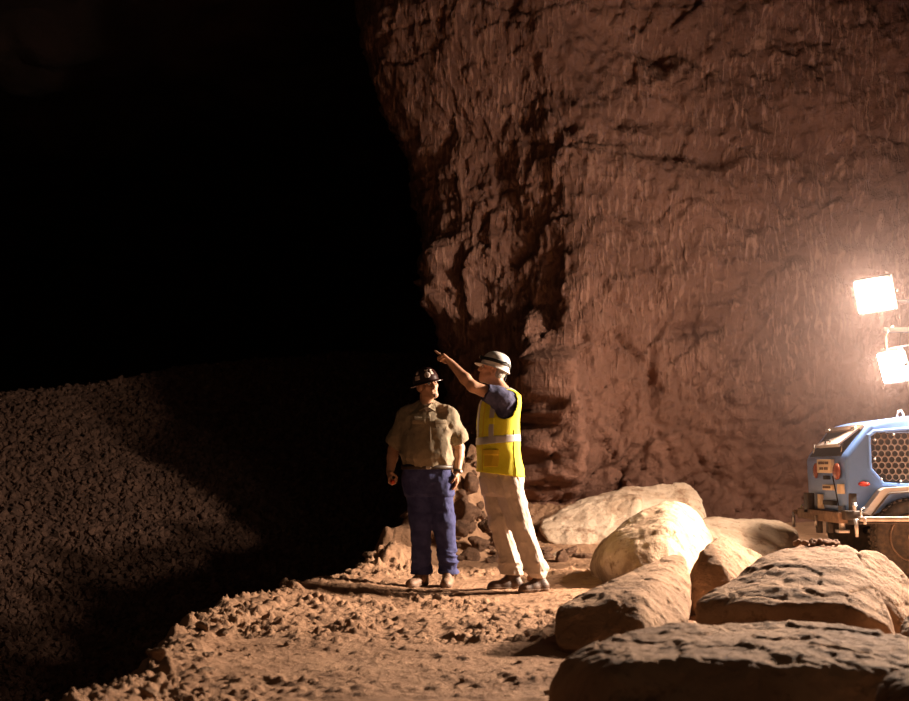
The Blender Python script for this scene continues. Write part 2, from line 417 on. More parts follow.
# ================================================================== SETTING: rock wall (mine pillar)
def build_wall():
    edge = [(330, -140), (350, -60), (362, 1), (375, 70), (396, 112), (424, 150), (433, 190), (430, 250), (436, 310), (440, 350), (438, 420), (432, 500), (425, 560)]
    E = np.array([at(px, py, 17.0)[[0, 2]] for px, py in edge]); o = np.argsort(E[:, 1]); E = E[o]
    rid = [(520, -140), (530, 1), (530, 40), (558, 130), (563, 180), (566, 225), (580, 265), (572, 312), (556, 360), (544, 410), (530, 470), (516, 540)]
    Rr = np.array([at(px, py, 16.0)[[0, 2]] for px, py in rid]); Rr = Rr[np.argsort(Rr[:, 1])]
    zs = np.linspace(-3.0, 9.6, 400)
    xL = np.interp(zs, E[:, 1], E[:, 0]); xR = np.interp(zs, Rr[:, 1], Rr[:, 0])
    nl, nc, nf = 60, 120, 330
    P = np.zeros((len(zs), nl + nc + nf, 3)); P[..., 2] = zs[:, None]
    t = np.linspace(0, 1, nl, endpoint=False)[None, :]
    P[:, :nl, 0] = xL[:, None] + 3.0 * (1 - t)**1.5 * 1.0; P[:, :nl, 1] = 27 - (27 - 17.2) * t**.8
    t = np.linspace(0, 1, nc, endpoint=False)[None, :]
    P[:, nl:nl + nc, 0] = xL[:, None] + (xR - xL)[:, None] * t
    P[:, nl:nl + nc, 1] = 17.2 - 1.05 * t - .55 * np.sqrt(np.clip(1 - (1 - t * 4).clip(0)**2, 0, 1))
    t = np.linspace(0, 1, nf)[None, :]
    P[:, nl + nc:, 0] = xR[:, None] + (13.0 - xR)[:, None] * t**1.15
    w = P[:, nl + nc:, 0] - xR[:, None]
    P[:, nl + nc:, 1] = 15.60 + .0 * w + .25 * sstep(0, 1.2, w) - .25 * sstep(3, 8, w)
    # lean of the pillar: leans out slightly towards the top, foot spreads
    P[..., 1] -= .10 * np.clip(P[..., 2] - 4.5, 0, 9) ** 1.1 * .5
    P[..., 1] -= .35 * sstep(.9, -.3, P[..., 2])
    # soften the plan corner
    for _ in range(5): P[:, 1:-1] = .5 * P[:, 1:-1] + .25 * (P[:, 2:] + P[:, :-2])
    u, v = project(P); Q = P.copy()
    g = fbm(P * V3(.45, .45, .45), 4, 3) * .17
    # blocky strata: steps between flat-faced blocks
    f1, f2, idv = voro((P + .13 * np.stack([fbm(P * 1.3, 3, 61), fbm(P * 1.3, 3, 62), fbm(P * 1.3, 3, 63)], -1)) * V3(.95, .6, 1.15), 5)
    blk = (idv - .5) * .10; crk = -.05 * sstep(.07, .0, f2 - f1)
    f1b, f2b, idb = voro((P + .12 * fbm(P * 3, 3, 71)[..., None]) * V3(2.6, 1.5, 2.2), 9)
    blk2 = (idb - .5) * .06; crk2 = -.060 * sstep(.10, .0, f2b - f1b)
    low = sstep(4.2, 1.0, P[..., 2])
    g = g + blk + crk * (.5 + .5 * low) + blk2 * (.35 + .65 * low) + crk2 * low
    f1c, f2c, idc = voro((P + .06 * fbm(P * 6, 2, 73)[..., None]) * V3(6.5, 3.0, 4.6), 13)
    g += (idc - .5) * .055 - .016 * sstep(.10, 0, f2c - f1c)
    g += .055 * fbm(P * V3(2.2, 2, 1.2), 5, 21) + .035 * ridged(P * V3(5, 4, 3), 4, 31)
    g += .016 * fbm(P * V3(16, 8, 3.2), 3, 33) * sstep(1.2, 3.0, P[..., 2])
    W_ = P + .07 * np.stack([fbm(P * 2.2, 3, 77), 0 * u, fbm(P * 2.2, 3, 78)], -1)
    hA, cA = facets(W_ * V3(1.35, .8, 1.0) + V3(0, 0, .3), 17); hB, cB = facets(W_ * V3(3.6, 2.0, 2.9), 19)
    g += (.17 * hA - .05 * sstep(.06, 0, cA) + .062 * hB - .025 * sstep(.07, 0, cB)) * (.25 + .75 * low)
    # bedding ledges
    bed = vnoise(P * V3(.25, .2, 3.1) + V3(0, 0, 1.7) * 1, 41); g += .035 * sstep(.05, .35, bed + .8 * fbm(P * 1.1, 4, 43)) * sstep(1.5, 3, P[..., 2])
    def bump(cx, cy, rx, ry, a, rot=0):
        du, dv = u - cx, v - cy; c, s = math.cos(rot), math.sin(rot)
        return a * np.exp(-(((c * du + s * dv) / rx)**2 + ((-s * du + c * dv) / ry)**2))
    def fin(pts, wl, wr, a, ramp=26):            # a spine of rock along a line, steep on one side
        pts = np.array(pts, float); xs = np.interp(v, pts[:, 1], pts[:, 0], left=-9e3, right=-9e3); d = u - xs + 7 * fbm(P * 3.0, 3, 51)
        end = sstep(pts[0, 1] - 4, pts[0, 1] - 4 + ramp, v) * sstep(pts[-1, 1] + 8, pts[-1, 1] - 16, v)
        return a * np.where(d < 0, np.exp(-(d / wl)**2), np.exp(-(d / wr)**2)) * end
    g += fin([(541, 306), (547, 345), (556, 372), (560, 400), (554, 440), (552, 485)], 20, 12, .50)
    g += fin([(584, 200), (584, 260), (578, 312), (563, 360), (550, 410), (538, 500)], 14, 80, .42, 190)
    g += fin([(448, 236), (452, 262), (453, 318)], 10, 9, .38)
    g += fin([(480, 246), (476, 330)], 6, 7, .22)
    g += bump(445, 40, 60, 75, .40) + bump(402, 20, 30, 60, .2)
    g -= bump(516, 70, 20, 80, .22, -.15) + bump(500, 175, 18, 50, .14, -.25)
    g -= bump(662, 48, 22, 14, .30, .4) + bump(688, 152, 40, 8, .16) + bump(720, 158, 22, 12, .14)
    g -= bump(690, 330, 46, 7, .18, -.1) + bump(648, 372, 5, 42, .16) + bump(640, 120, 26, 9, .12) + bump(570, 122, 18, 8, .14)
    g += bump(820, 330, 60, 90, .18) + bump(640, 430, 40, 60, .15)
    nrm = np.zeros_like(P)
    dx = np.gradient(P[..., 0], axis=1); dy = np.gradient(P[..., 1], axis=1); l = np.hypot(dx, dy) + 1e-9
    nrm[..., 0] = dy / l; nrm[..., 1] = -dx / l
    Q = P + nrm * g[..., None]
    F = grid_faces(*P.shape[:2])
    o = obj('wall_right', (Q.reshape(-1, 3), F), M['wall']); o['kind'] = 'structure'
    tag(o, 'tall brown rock wall of the mine pillar scored with chisel marks')
    return o
build_wall()

# ================================================================== SETTING: ground, cavern
EDGE = np.array([(3.0, -1.22), (5.0, -1.38), (6.5, -1.46), (8.0, -1.46), (9.2, -1.38), (10.5, -1.12), (11.6, -.95), (12.6, -.75), (14, -.55), (16, -.35), (30, .6)])
def edge_x(y): return np.interp(y, EDGE[:, 0], EDGE[:, 1])
def ground_z(x, y, detail=True):
    P = np.stack([x, y, np.zeros_like(x)], -1)
    ex = edge_x(y) + .16 * fbm(P * V3(1.1, 1.1, 1), 3, 81)
    d = x - ex                                          # >0 on the road
    z = np.where(d < 0, d * 1.05, 0.0); z = np.maximum(z, -3.2 + .1 * fbm(P * .6, 3, 5))
    berm = .06 * np.exp(-((d - .10) / .22)**2)
    berm = berm + .34 * np.exp(-((d - .15) / .40)**2) * sstep(10.9, 12.6, y)
    z = z + berm * (.6 + .5 * fbm(P * V3(2.2, 2.2, 1), 3, 83))
    # mostly hidden muck ridge, added to shade the foot of the gravel heap
    xr_ = np.interp(y, [12.6, 13.2, 14, 15.2, 16], [-.5, -.32, -.12, .25, .5])
    rdg = .86 * sstep(12.9, 13.5, y) * np.exp(-((x - xr_) / np.where(x < xr_, .22, .34))**2) * (.85 + .3 * fbm(P * V3(2.4, 2.4, 1), 3, 89))
    z = np.maximum(z, 0 * z + np.where(x < xr_, z + rdg, rdg + z * .3))
    # talus against the foot of the wall
    z = z + .50 * sstep(13.2, 15.6, y - .35 * np.clip(x - 1.2, 0, 3) * 0) * sstep(-.9, .4, d) * (1 - .45 * sstep(1.3, 3.0, x))
    z = z + np.where(d > -.3, .035 * fbm(P * V3(.8, .9, 1), 3, 87), 0)
    if detail:
        on = sstep(-1.2, .1, d)
        rough = .35 + .65 * sstep(-.1, .45, fbm(P * V3(.55, 1.1, 1), 3, 91)) + .5 * np.exp(-(d / .45)**2)
        f1, f2, idv = voro(P * V3(9, 9, 1) + .5, 93)
        cl = .55 * np.sqrt(np.clip(1 - (f1 / .50)**2, 0, 1)) * np.clip(idv - .5, 0, 1) * 1.6
        f1c, _, idc = voro(P * V3(20, 20, 1) + .5, 95)
        z = z + on * rough * (.085 * cl + .040 * np.sqrt(np.clip(1 - (f1c / .52)**2, 0, 1)) * np.clip(idc - .35, 0, 1) + .055 * np.sqrt(np.clip(1 - (voro(P * V3(31, 31, 1) + .5, 99)[0] / .5)**2, 0, 1)) * np.clip(fbm(P * V3(6, 6, 1), 2, 98) - .05, 0, .4) + .016 * fbm(P * V3(5, 6, 1), 4, 97))
        rut = np.exp(-(((y - 9.15 - .33 * (x + 1.4) * .6) / .07)**2)) * sstep(-1.5, -1.0, x) * sstep(.3, -.2, x)
        rut2 = np.exp(-(((y - 7.1 + .1 * x) / .09)**2)) * sstep(-1.5, -1.2, x) * sstep(-.5, -.8, x)
        z = z - .015 * rut * (d > 0) - .05 * rut2 * (d > 0)
    return z
def gz(x, y):
    return float(ground_z(np.array([x], float), np.array([y], float), False)[0])
def build_ground():
    xs = np.concatenate([np.linspace(-26, -2.6, 70, endpoint=False), np.arange(-2.6, 3.0, .0135), np.linspace(3.0, 14, 110)])
    ys = [1.0]
    while ys[-1] < 17: ys.append(ys[-1] + max(.016, .0031 * ys[-1]))
    ys = np.concatenate([np.array(ys), np.linspace(17.3, 46, 60)])
    X, Y = np.meshgrid(xs, ys); Z = ground_z(X, Y)
    V = np.stack([X, Y, Z], -1).reshape(-1, 3)
    o = obj('floor', (V, grid_faces(len(ys), len(xs))), M['dirt']); tag(o, 'rutted dirt road shelf with a crumbling edge above the pit', kind='structure')
build_ground()
def build_cavern():
    xs = np.linspace(-30, 14, 150); ys = np.linspace(7, 48, 140); X, Y = np.meshgrid(xs, ys)
    P = np.stack([X, Y, 0 * X], -1); Z = 9.0 + .28 * fbm(P * .3, 5, 101) + .16 * ridged(P * .9, 3, 103)
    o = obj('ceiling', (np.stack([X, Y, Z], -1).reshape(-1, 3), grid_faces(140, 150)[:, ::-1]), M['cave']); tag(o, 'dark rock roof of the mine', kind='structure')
    zs = np.linspace(-4, 10, 50); X, Z = np.meshgrid(xs, zs); P = np.stack([X, 0 * X, Z], -1)
    Y = 47 + .9 * fbm(P * .3, 5, 105)
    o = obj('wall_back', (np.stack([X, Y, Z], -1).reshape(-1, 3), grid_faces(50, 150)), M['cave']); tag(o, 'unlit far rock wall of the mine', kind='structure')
    ys = np.linspace(7, 48, 140); Y, Z = np.meshgrid(ys, zs); P = np.stack([0 * Y, Y, Z], -1)
    X = -29 + .9 * fbm(P * .3, 5, 107)
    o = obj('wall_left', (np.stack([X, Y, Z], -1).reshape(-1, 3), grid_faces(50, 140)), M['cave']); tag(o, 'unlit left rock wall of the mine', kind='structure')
build_cavern()

# ================================================================== gravel heap in the pit
def pile_z(x, y):
    plane = .27 - .28 * (x + 3.54) + .62 * (y - 19.3)
    P = np.stack([x, y, 0 * x], -1)
    plane = plane + .16 * fbm(P * .35, 3, 111)
    zc = np.interp(x, [-14, -8.4, -7, -5.5, -3.35, -.8, 2], [1.7, 2.26, 2.50, 2.86, 3.30, 3.52, 3.5]) + .07 * fbm(P * .9, 3, 113)
    zc2 = zc - .0 * x
    yc = (zc - .27 + .28 * (x + 3.54)) / .62 + 19.3
    back = zc2 - .55 * (y - yc)
    k = .5; h = np.maximum(k - np.abs(plane - back), 0) / k
    return np.minimum(plane, back) - h * h * k * .25
def build_gravel():
    xs = np.linspace(-16, .9, 190); ys = np.linspace(11.5, 32, 200); X, Y = np.meshgrid(xs, ys); xm_ = lambda y: np.interp(y, [11, 16.5, 17, 19, 22, 25, 32], [-.2, -.6, -.75, -.5, .4, 1.2, 2.2]); X = -16 + (X + 16) / 16.9 * (xm_(Y) + 16); Z = np.maximum(pile_z(X, Y), -3.6)
    V0 = np.stack([X, Y, Z], -1).reshape(-1, 3); F0 = grid_faces(200, 190)
    F0 = np.concatenate([F0[:, [0, 1, 2]], F0[:, [0, 2, 3]]])
    # stones: squashed random octahedron-like chips with one subdivision ring
    base = []
    for s in range(12):
        bm = bmesh.new(); r = np.random.default_rng(s)
        for p in r.normal(size=(11, 3)):
            p = p / np.linalg.norm(p) * r.uniform(.8, 1.1); bm.verts.new(p)
        res = bmesh.ops.convex_hull(bm, input=list(bm.verts))
        bmesh.ops.delete(bm, geom=[v for v in bm.verts if not v.link_faces], context='VERTS')
        bmesh.ops.triangulate(bm, faces=list(bm.faces)); bm.verts.index_update()
        base.append((np.array([v.co[:] for v in bm.verts]), np.array([[v.index for v in f.verts] for f in bm.faces]))); bm.free()
    n = 84000
    # denser towards the camera and left where the lamps reach
    px = RNG.uniform(-15, .8, n * 2); py = 12.0 + RNG.uniform(0, 1, n * 2)**1.15 * 14
    pz = pile_z(px, py); u, v = project(np.stack([px, py, pz], -1))
    ok = (pz > -3.4) & (px < xm_(py)) & (u > -320) & (u < 470) & (v < 740); px, py, pz = px[ok][:n], py[ok][:n], pz[ok][:n]
    Vs, Fs, m = [V0], [F0], len(V0)
    which = RNG.integers(0, 12, len(px))
    for s in range(12):
        I = np.nonzero(which == s)[0]; B, BF = base[s]; k = len(I)
        sz = .030 + .055 * RNG.random(k)**2; sc = sz[:, None] * RNG.uniform(.6, 1.25, (k, 3))
        q = RNG.normal(size=(k, 4)); q /= np.linalg.norm(q, axis=1, keepdims=True); w, x, y, z = q.T
        R = np.stack([1 - 2 * (y * y + z * z), 2 * (x * y - z * w), 2 * (x * z + y * w), 2 * (x * y + z * w), 1 - 2 * (x * x + z * z), 2 * (y * z - x * w),
                      2 * (x * z - y * w), 2 * (y * z + x * w), 1 - 2 * (x * x + y * y)], -1).reshape(k, 3, 3)
        W = np.einsum('kij,kvj->kvi', R, B[None] * sc[:, None, :]) + np.stack([px[I], py[I], pz[I] + .35 * sz], -1)[:, None, :]
        Vs.append(W.reshape(-1, 3)); Fs.append((BF[None] + (np.arange(k) * len(B))[:, None, None] + m).reshape(-1, 3)); m += k * len(B)
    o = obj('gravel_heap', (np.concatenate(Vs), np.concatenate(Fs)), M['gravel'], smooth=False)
    tag(o, 'large heap of crushed brown gravel in the dark pit beyond the road edge', 'gravel', kind='stuff')
build_gravel()

# ================================================================== boulders
def boulder(name, hulls, mat, label, seed, h=.02, k=.05, amp=.05, freq=2.2, fine=.012, base=None, group=None, cat='boulder', pit=.02):
    allp = np.concatenate([np.array(x) for x in hulls]); lo, hi = allp.min(0) - .15, allp.max(0) + .15
    Fd = Field(lo, hi, h)
    for x in hulls: Fd.add(hull(x, k), .06)
    V, F = Fd.geo()
    n = normals_np(V, F)
    D = amp * (.36 * fbm(V * freq, 3, seed) + .10 * ridged(V * freq * 2.1 + 3, 4, seed + 5))
    f1, f2, idv = voro((V + .06 * fbm(V * 5, 2, seed + 3)[:, None]) * freq * 1.6, seed + 9)
    D += amp * .30 * (idv - .5) - pit * .28 * sstep(.07, 0, f2 - f1)
    D += .26 * fine * fbm(V * V3(20, 20, 9), 4, seed + 20)
    V = V + n * D[:, None]
    c = allp.mean(0); loc = V3(c[0], c[1], base if base is not None else allp[:, 2].min())
    o = obj(name, (V, F), mat, loc=loc); tag(o, label, cat, group); return o
def pts(Y, L): return [at(a[0], a[1], a[2] if len(a) > 2 else Y) for a in L]
def flo(L, z=-.08): return [V3(x, y, z) for x, y in L]
# A: long pale slab against the wall
boulder('boulder', [pts(14.2, [(539, 530, 14.1), (541, 519, 14.4), (592, 500, 14.8), (600, 494, 14.9), (640, 530, 13.85), (548, 543, 13.9), (575, 551, 13.85), (640, 551, 13.8), (624, 490, 15.1), (640, 497, 14.4), (560, 545, 15), (640, 548, 15.2)]),
                    pts(14.4, [(615, 493, 14.7), (622, 488, 15), (650, 483, 15.1), (682, 481, 15.1), (697, 487, 15), (704, 503, 14.8), (708, 530, 14.6), (640, 551, 13.8), (700, 551, 14.1), (612, 520, 14.1), (700, 545, 15.3), (625, 545, 15.3)])],
        M['pale'], 'long pale limestone slab lying against the foot of the rock wall', 3, .022, .035, .07, 2.0, .016, base=0.0)
# B
boulder('boulder', [pts(11, [(593, 548, 10.9), (599, 536, 10.8), (625, 517, 10.7), (650, 504, 10.8), (672, 499, 11.0), (690, 503, 11.1), (701, 516, 11.1), (711, 542, 11), (713, 552, 10.9), (668, 520, 10.2), (622, 540, 10.1), (597, 562, 10.3), (650, 590, 9.7)]) +
                    flo([(1.35, 10.3), (1.25, 11.2), (2.45, 10.5), (2.4, 11.5), (1.75, 9.85)])],
        M['stained'], 'rounded pale boulder with brown stained crown in the middle of the rock heap', 14, .02, .05, .055, 2.4, .016, base=-.05)
# C
boulder('boulder', [pts(12.5, [(698, 516, 12.7), (720, 518, 12.9), (746, 521, 13), (786, 519, 13), (801, 527, 12.9), (797, 538, 12.6), (772, 549, 12.1), (735, 545, 11.9), (700, 530, 12.1), (750, 566, 12.0)]) +
                    flo([(2.5, 12.1), (2.6, 13), (3.5, 12.4), (3.3, 12.9), (3.1, 11.9)])],
        M['pale'], 'flat-topped pale boulder behind the heap, left of the trailer tow beam', 25, .02, .05, .045, 2.4, .012, base=-.05)
# D
boulder('boulder', [pts(8.8, [(722, 534, 8.9), (712, 540, 8.7), (700, 553, 8.5), (691, 580, 8.3), (686, 606, 8.2), (740, 545, 9.0), (763, 556, 9.1), (768, 575, 9), (740, 590, 8.2), (700, 610, 8.1), (722, 560, 8.35)]) +
                    flo([(1.55, 8.3), (1.65, 9.2), (2.35, 8.5), (2.3, 9.3)])],
        M['tan'], 'pointed wedge-shaped boulder standing between two lower slabs', 36, .016, .03, .035, 3, .012, base=-.05)
# E
boulder('boulder', [pts(7, [(554, 606, 6.75), (563, 602, 6.8), (552, 643, 6.55), (565, 647, 6.5), (596, 591, 7.3), (621, 573, 7.9), (668, 554, 8.5), (686, 556, 8.45), (693, 588, 8.0), (690, 616, 7.15), (640, 592, 6.9), (644, 622, 6.6)]) +
                    flo([(.6, 6.6), (1.05, 6.5), (1.4, 7.4), (1.55, 8.3), (.9, 7.6)])],
        M['tan'], 'tilted brown slab boulder beside the road, its right face lit', 47, .014, .03, .03, 3.2, .012, base=-.05)
# F
boulder('boulder', [pts(7.3, [(692, 599, 7.0), (692, 618, 6.9), (703, 596, 7.1), (730, 578, 7.2), (756, 568, 7.3), (774, 558, 7.4), (776, 549, 7.7), (793, 545, 7.8), (826, 543, 7.8), (853, 542, 7.8), (884, 598, 7.0), (897, 632, 6.7), (840, 600, 6.65), (770, 605, 6.65)]) +
                    flo([(1.42, 6.85), (2.45, 6.7), (1.8, 7.9), (2.7, 7.9), (2.0, 6.6)]),
                    pts(7.7, [(855, 549, 8.0), (879, 549, 8.1), (897, 558, 8.1), (909, 572, 8.0), (922, 600, 7.8), (915, 630, 7.3), (870, 600, 7.4), (870, 580, 7.5)]) + flo([(2.5, 7.3), (2.9, 7.4), (2.6, 8.4), (3.1, 8.2)])],
        M['tan'], 'largest brown boulder of the heap, double-humped, in front of the trailer', 58, .016, .04, .04, 2.6, .012, base=-.05)
# G
boulder('boulder', [pts(5, [(543, 705, 4.75), (550, 677, 4.8), (573, 649, 4.95), (604, 630, 5.1), (645, 622, 5.3), (700, 617, 5.45), (738, 617, 5.5), (821, 620, 5.45), (881, 628, 5.3), (935, 638, 5.2), (600, 668, 4.45), (720, 655, 4.4), (830, 660, 4.35), (930, 668, 4.4)]) +
                    flo([(.35, 4.6), (.6, 4.05), (1.6, 3.95), (2.1, 4.1), (2.25, 5.2), (.7, 5.3), (1.5, 5.7)], -.1)],
        M['tan'], 'broad low foreground boulder with a dusty rippled top', 69, .012, .05, .050, 2.4, .022, base=-.1, pit=.012)
boulder('boulder', [pts(3.9, [(872, 690, 3.75), (880, 672, 3.8), (905, 662, 3.85), (935, 668, 3.9), (940, 700, 3.7), (885, 705, 3.6), (920, 690, 3.55)]) + flo([(1.25, 3.65), (1.6, 3.6), (1.3, 3.9), (1.65, 3.95)], -.02)],
        M['tan'], 'small dark rock low in front of the broad foreground boulder', 72, .010, .03, .02, 5, .006, base=-.02, cat='rock')
boulder('boulder', [pts(6.5, [(899, 622, 6.4), (908, 610, 6.5), (930, 606, 6.5), (945, 640, 6.3), (902, 640, 6.2), (925, 635, 6.1)]) + flo([(2.35, 6.2), (2.7, 6.1), (2.4, 6.55), (2.75, 6.55)], -.02)],
        M['tan'], 'small pale rock wedged between the double-humped and foreground boulders', 75, .010, .03, .02, 5, .006, base=-.02, cat='rock')

# ------------------------------------------------------------------ rubble: a few rock shapes, many single rocks
def rock_mesh(seed, sub=3):
    bm = bmesh.new(); r = np.random.default_rng(seed + 500)
    P = r.normal(size=(13, 3)); P = P / np.linalg.norm(P, axis=1, keepdims=True) * r.uniform(.75, 1.1, (13, 1))
    bm.free(); Fd = Field((-1.5,) * 3, (1.5,) * 3, .09); Fd.add(hull([tuple(p) for p in P], .18)); V, F = Fd.geo()
    V = V + normals_np(V, F) * (.10 * fbm(V * 1.7, 4, seed) + .05 * ridged(V * 3, 3, seed + 2))[:, None]
    return mesh_np('rock', V, F, None)
ROCKM = [rock_mesh(i) for i in range(7)]
ROCKV = {}
def rock(x, y, s, label, group, mat, z=None, squash=.75, cat='rock', name='rock', sink=.3):
    k = random.randrange(7); key = (k, mat)
    if key not in ROCKV:
        me = ROCKM[k].copy(); me.materials.append(M[mat]); ROCKV[key] = me
    o = bpy.data.objects.new(name, ROCKV[key]); COL.objects.link(o)
    sx, sy, sz = s * random.uniform(.85, 1.3), s * random.uniform(.8, 1.1), s * squash * random.uniform(.8, 1.15)
    o.scale = (sx, sy, sz); o.rotation_euler = (random.uniform(-.3, .3), random.uniform(-.3, .3), random.uniform(0, 6.28))
    o.location = (x, y, (gz(x, y) if z is None else z) + sz * (1 - 2 * sink) * .9); tag(o, label, cat, group); return o
def rock_px(px, py, Y, s, *a, **k):
    p = at(px, py, Y); return rock(p[0], p[1], s, *a, **k)
# single edge rocks with looks of their own
def edge_rock(px, py, s, label, mat='edge', **k):
    d = ray(px, py); t = CAM_H / -d[2]; p = V3(0, 0, CAM_H) + d * t
    return rock(p[0], p[1], s, label, None, mat, **k)
edge_rock(163, 668, .075, 'largest pale rock standing at the near lip of the road', squash=1.0, sink=.15)
edge_rock(203, 618, .10, 'rounded clod on the road lip above the gravel heap shadow', squash=.7)
edge_rock(236, 606, .09, 'dark topped clod on the road lip beside two larger clods')
edge_rock(262, 598, .10, 'low wide clod on the road lip, second of the middle row')
edge_rock(285, 594, .08, 'peaked clod on the road lip, right end of the middle row')
edge_rock(352, 572, .14, 'low rubble block on the road edge left of the man in jeans', squash=.6)
edge_rock(372, 570, .11, 'squarish rubble block on the road edge beside the man in jeans', squash=.65)
edge_rock(392, 556, .21, 'large dark rock behind the boots of the man in jeans', 'clod', squash=.9)
G1 = 'clods along the crumbling road edge'
for i in range(34):
    y = 4.9 + 7.0 * (i / 34)**1.0 + random.uniform(-.1, .1); x = float(edge_x(np.array([y]))[0]) + random.uniform(-.06, .30)
    rock(x, y, random.uniform(.02, .06), 'small dirt clod lying along the crumbling lip of the road', G1, 'edge')
G2 = 'loose stones on the dirt road'
for i in range(150):
    y = random.uniform(5.0, 12.2); x = float(edge_x(np.array([y]))[0]) + random.uniform(.30, 2.3) * random.uniform(.2, 1)
    if (abs(x + .2) < .35 or abs(x - .5) < .4) and 9.5 < y < 10.6: continue
    rock(x, y, random.uniform(.008, .026) * random.uniform(.6, 1.1), 'small loose stone lying on the rutted dirt road', G2, 'edge')
# rubble heaped behind the two men
G3 = 'rubble heaped at the wall foot'
spots = []
def free(x, y, z, r):
    for (a, b, c, q) in spots:
        if (a - x)**2 + (b - y)**2 + (c - z)**2 < (.92 * (q + r))**2: return False
    spots.append((x, y, z, r)); return True
for k, (px, py, Y, s) in enumerate([(466, 508, 13.4, .20), (470, 482, 14.2, .19), (459, 497, 14.0, .16), (487, 524, 13.0, .12), (462, 527, 13.0, .13)]):
    p = at(px, py, Y); spots.append((p[0], Y, p[2] - s * .3, s * 1.1))
    rock(p[0], Y, s, ['biggest rubble block between the two men, low in the heap', 'topmost rubble block between the two men', 'rubble block just right of the wristwatch', 'rubble block beside the khaki trouser leg', 'lowest front rubble rock between the two men'][k], None, 'clod', z=p[2] - s * .5, squash=.9)
for i in range(400):
    fx = random.random(); x = -.55 + 1.95 * fx; y = 13.0 + 2.3 * random.random()**.8
    top = .12 + .80 * math.exp(-((x - .20) / .40)**2) + .25 * math.exp(-((x - .85) / .4)**2)
    f = (y - 13.0) / 2.2; z = max(gz(x, y), top * f)
    s_ = random.uniform(.055, .13) * (1.15 if f < .4 else 1)
    if len(spots) > 85 or (x > .9 and y > 13.6) or y > 15.0 or not free(x, y, z, s_): continue
    rock(x, y, s_, 'brown rubble rock in the heap at the wall foot behind the men', G3, 'clod', z=z - .03, squash=.85)
for i in range(300):
    y = random.uniform(12.75, 14.4); x = random.uniform(-.12, .62); z = gz(x, y); s_ = random.uniform(.05, .115)
    if len(spots) > 150 or not free(x, y, z, s_): continue
    rock(x, y, s_, 'brown rubble rock in the heap at the wall foot behind the men', G3, 'clod', squash=.85)
rock_px(557, 551, 13.4, .075, 'small squarish stone under the left end of the pale slab', None, 'pale', squash=.7)
rock_px(540, 556, 13.2, .05, 'little stone near the left tip of the pale slab', None, 'edge', squash=.7)
G4 = 'reddish stones behind the largest boulder'
for px, s in ((797, .036), (804, .040), (812, .036), (819, .042), (828, .044), (836, .036)):
    p = at(px, 543, 9.6); rock(p[0], 9.6 + random.uniform(-.02, .02), s * 1.2, 'reddish stone in the little row behind the double-humped boulder', G4, 'clod', z=p[2] - s * .25, squash=.8, cat='stone')
ZM = at(815, 544.5, 9.6)[2] - .02
boulder('rock_mound', [[V3(2.5, 9.2, -.05), V3(3.35, 9.2, -.05), V3(2.5, 10, -.05), V3(3.35, 10, -.05), V3(2.7, 9.5, ZM), V3(3.15, 9.5, ZM), V3(2.75, 9.75, ZM), V3(3.15, 9.75, ZM)]], M['clod'],
        'low mound of broken dirt and stone under the row of reddish stones', 83, .025, .06, .05, 3, .02, base=-.05, cat='mound')

# ================================================================== PEOPLE
def unit(v): v = np.asarray(v, float); return v / np.linalg.norm(v)
def head_axes(f, u):
    f = unit(f); u = np.asarray(u, float); u = unit(u - f * (u @ f)); l = np.cross(u, f); return f, l, u
def add_head(Fd, c, f, l, u, neck_to, s=1.0, neck_r=.056):
    R = np.array([f, l, u]); p = lambda a, b, e: np.asarray(c) + s * (f * a + l * b + u * e)
    Fd.add(ell(p(-.012, 0, .034), s * V3(.098, .077, .088), R))
    Fd.add(ell(p(.022, 0, -.042), s * V3(.070, .062, .076), R), .03)
    Fd.add(cone(p(.066, -.014, -.096), p(.066, .014, -.096), s * .022, s * .022), .022)
    for q in (-1, 1):
        Fd.add(cone(p(.0, q * .055, -.06), p(.06, q * .020, -.095), s * .018, s * .018), .02)       # jaw line
        Fd.add(cone(p(.076, q * .012, .030), p(.062, q * .052, .026), s * .014, s * .012), .014)    # brow
        Fd.add(ell(p(.062, q * .044, -.016), s * V3(.022, .020, .020), R), .02)                      # cheekbone
    for q in (-1, 1): Fd.add(ell(p(.094, q * .032, .006), s * V3(.016, .019, .012), R), .010, 'sub')
    Fd.add(cone(p(.088, 0, .014), p(.108, 0, -.024), s * .010, s * .0155), .012)                     # nose
    for q in (-1, 1): Fd.add(ell(p(.094, q * .014, -.029), s * V3(.012, .009, .009), R), .008)
    Fd.add(cone(p(.086, -.016, -.053), p(.086, .016, -.053), s * .0095, s * .0095), .008)
    Fd.add(cone(p(.083, -.016, -.068), p(.083, .016, -.068), s * .010, s * .010), .008)
    Fd.add(ell(p(.098, 0, -.0605), s * V3(.012, .024, .0035), R), .004, 'sub')
    for q in (-1, 1):
        Rt = np.array([f * .9 - l * q * .35, l * q * .95 + f * .25, u]); Rt = np.array([unit(a) for a in Rt])
        Fd.add(ell(p(-.012, q * .080, -.004), s * V3(.026, .010, .034), Rt), .008)
        Fd.add(ell(p(-.006, q * .090, .0), s * V3(.012, .007, .018), Rt), .006, 'sub')
    Fd.add(cone(p(-.030, 0, -.045), neck_to, neck_r, neck_r * 1.12), .035)
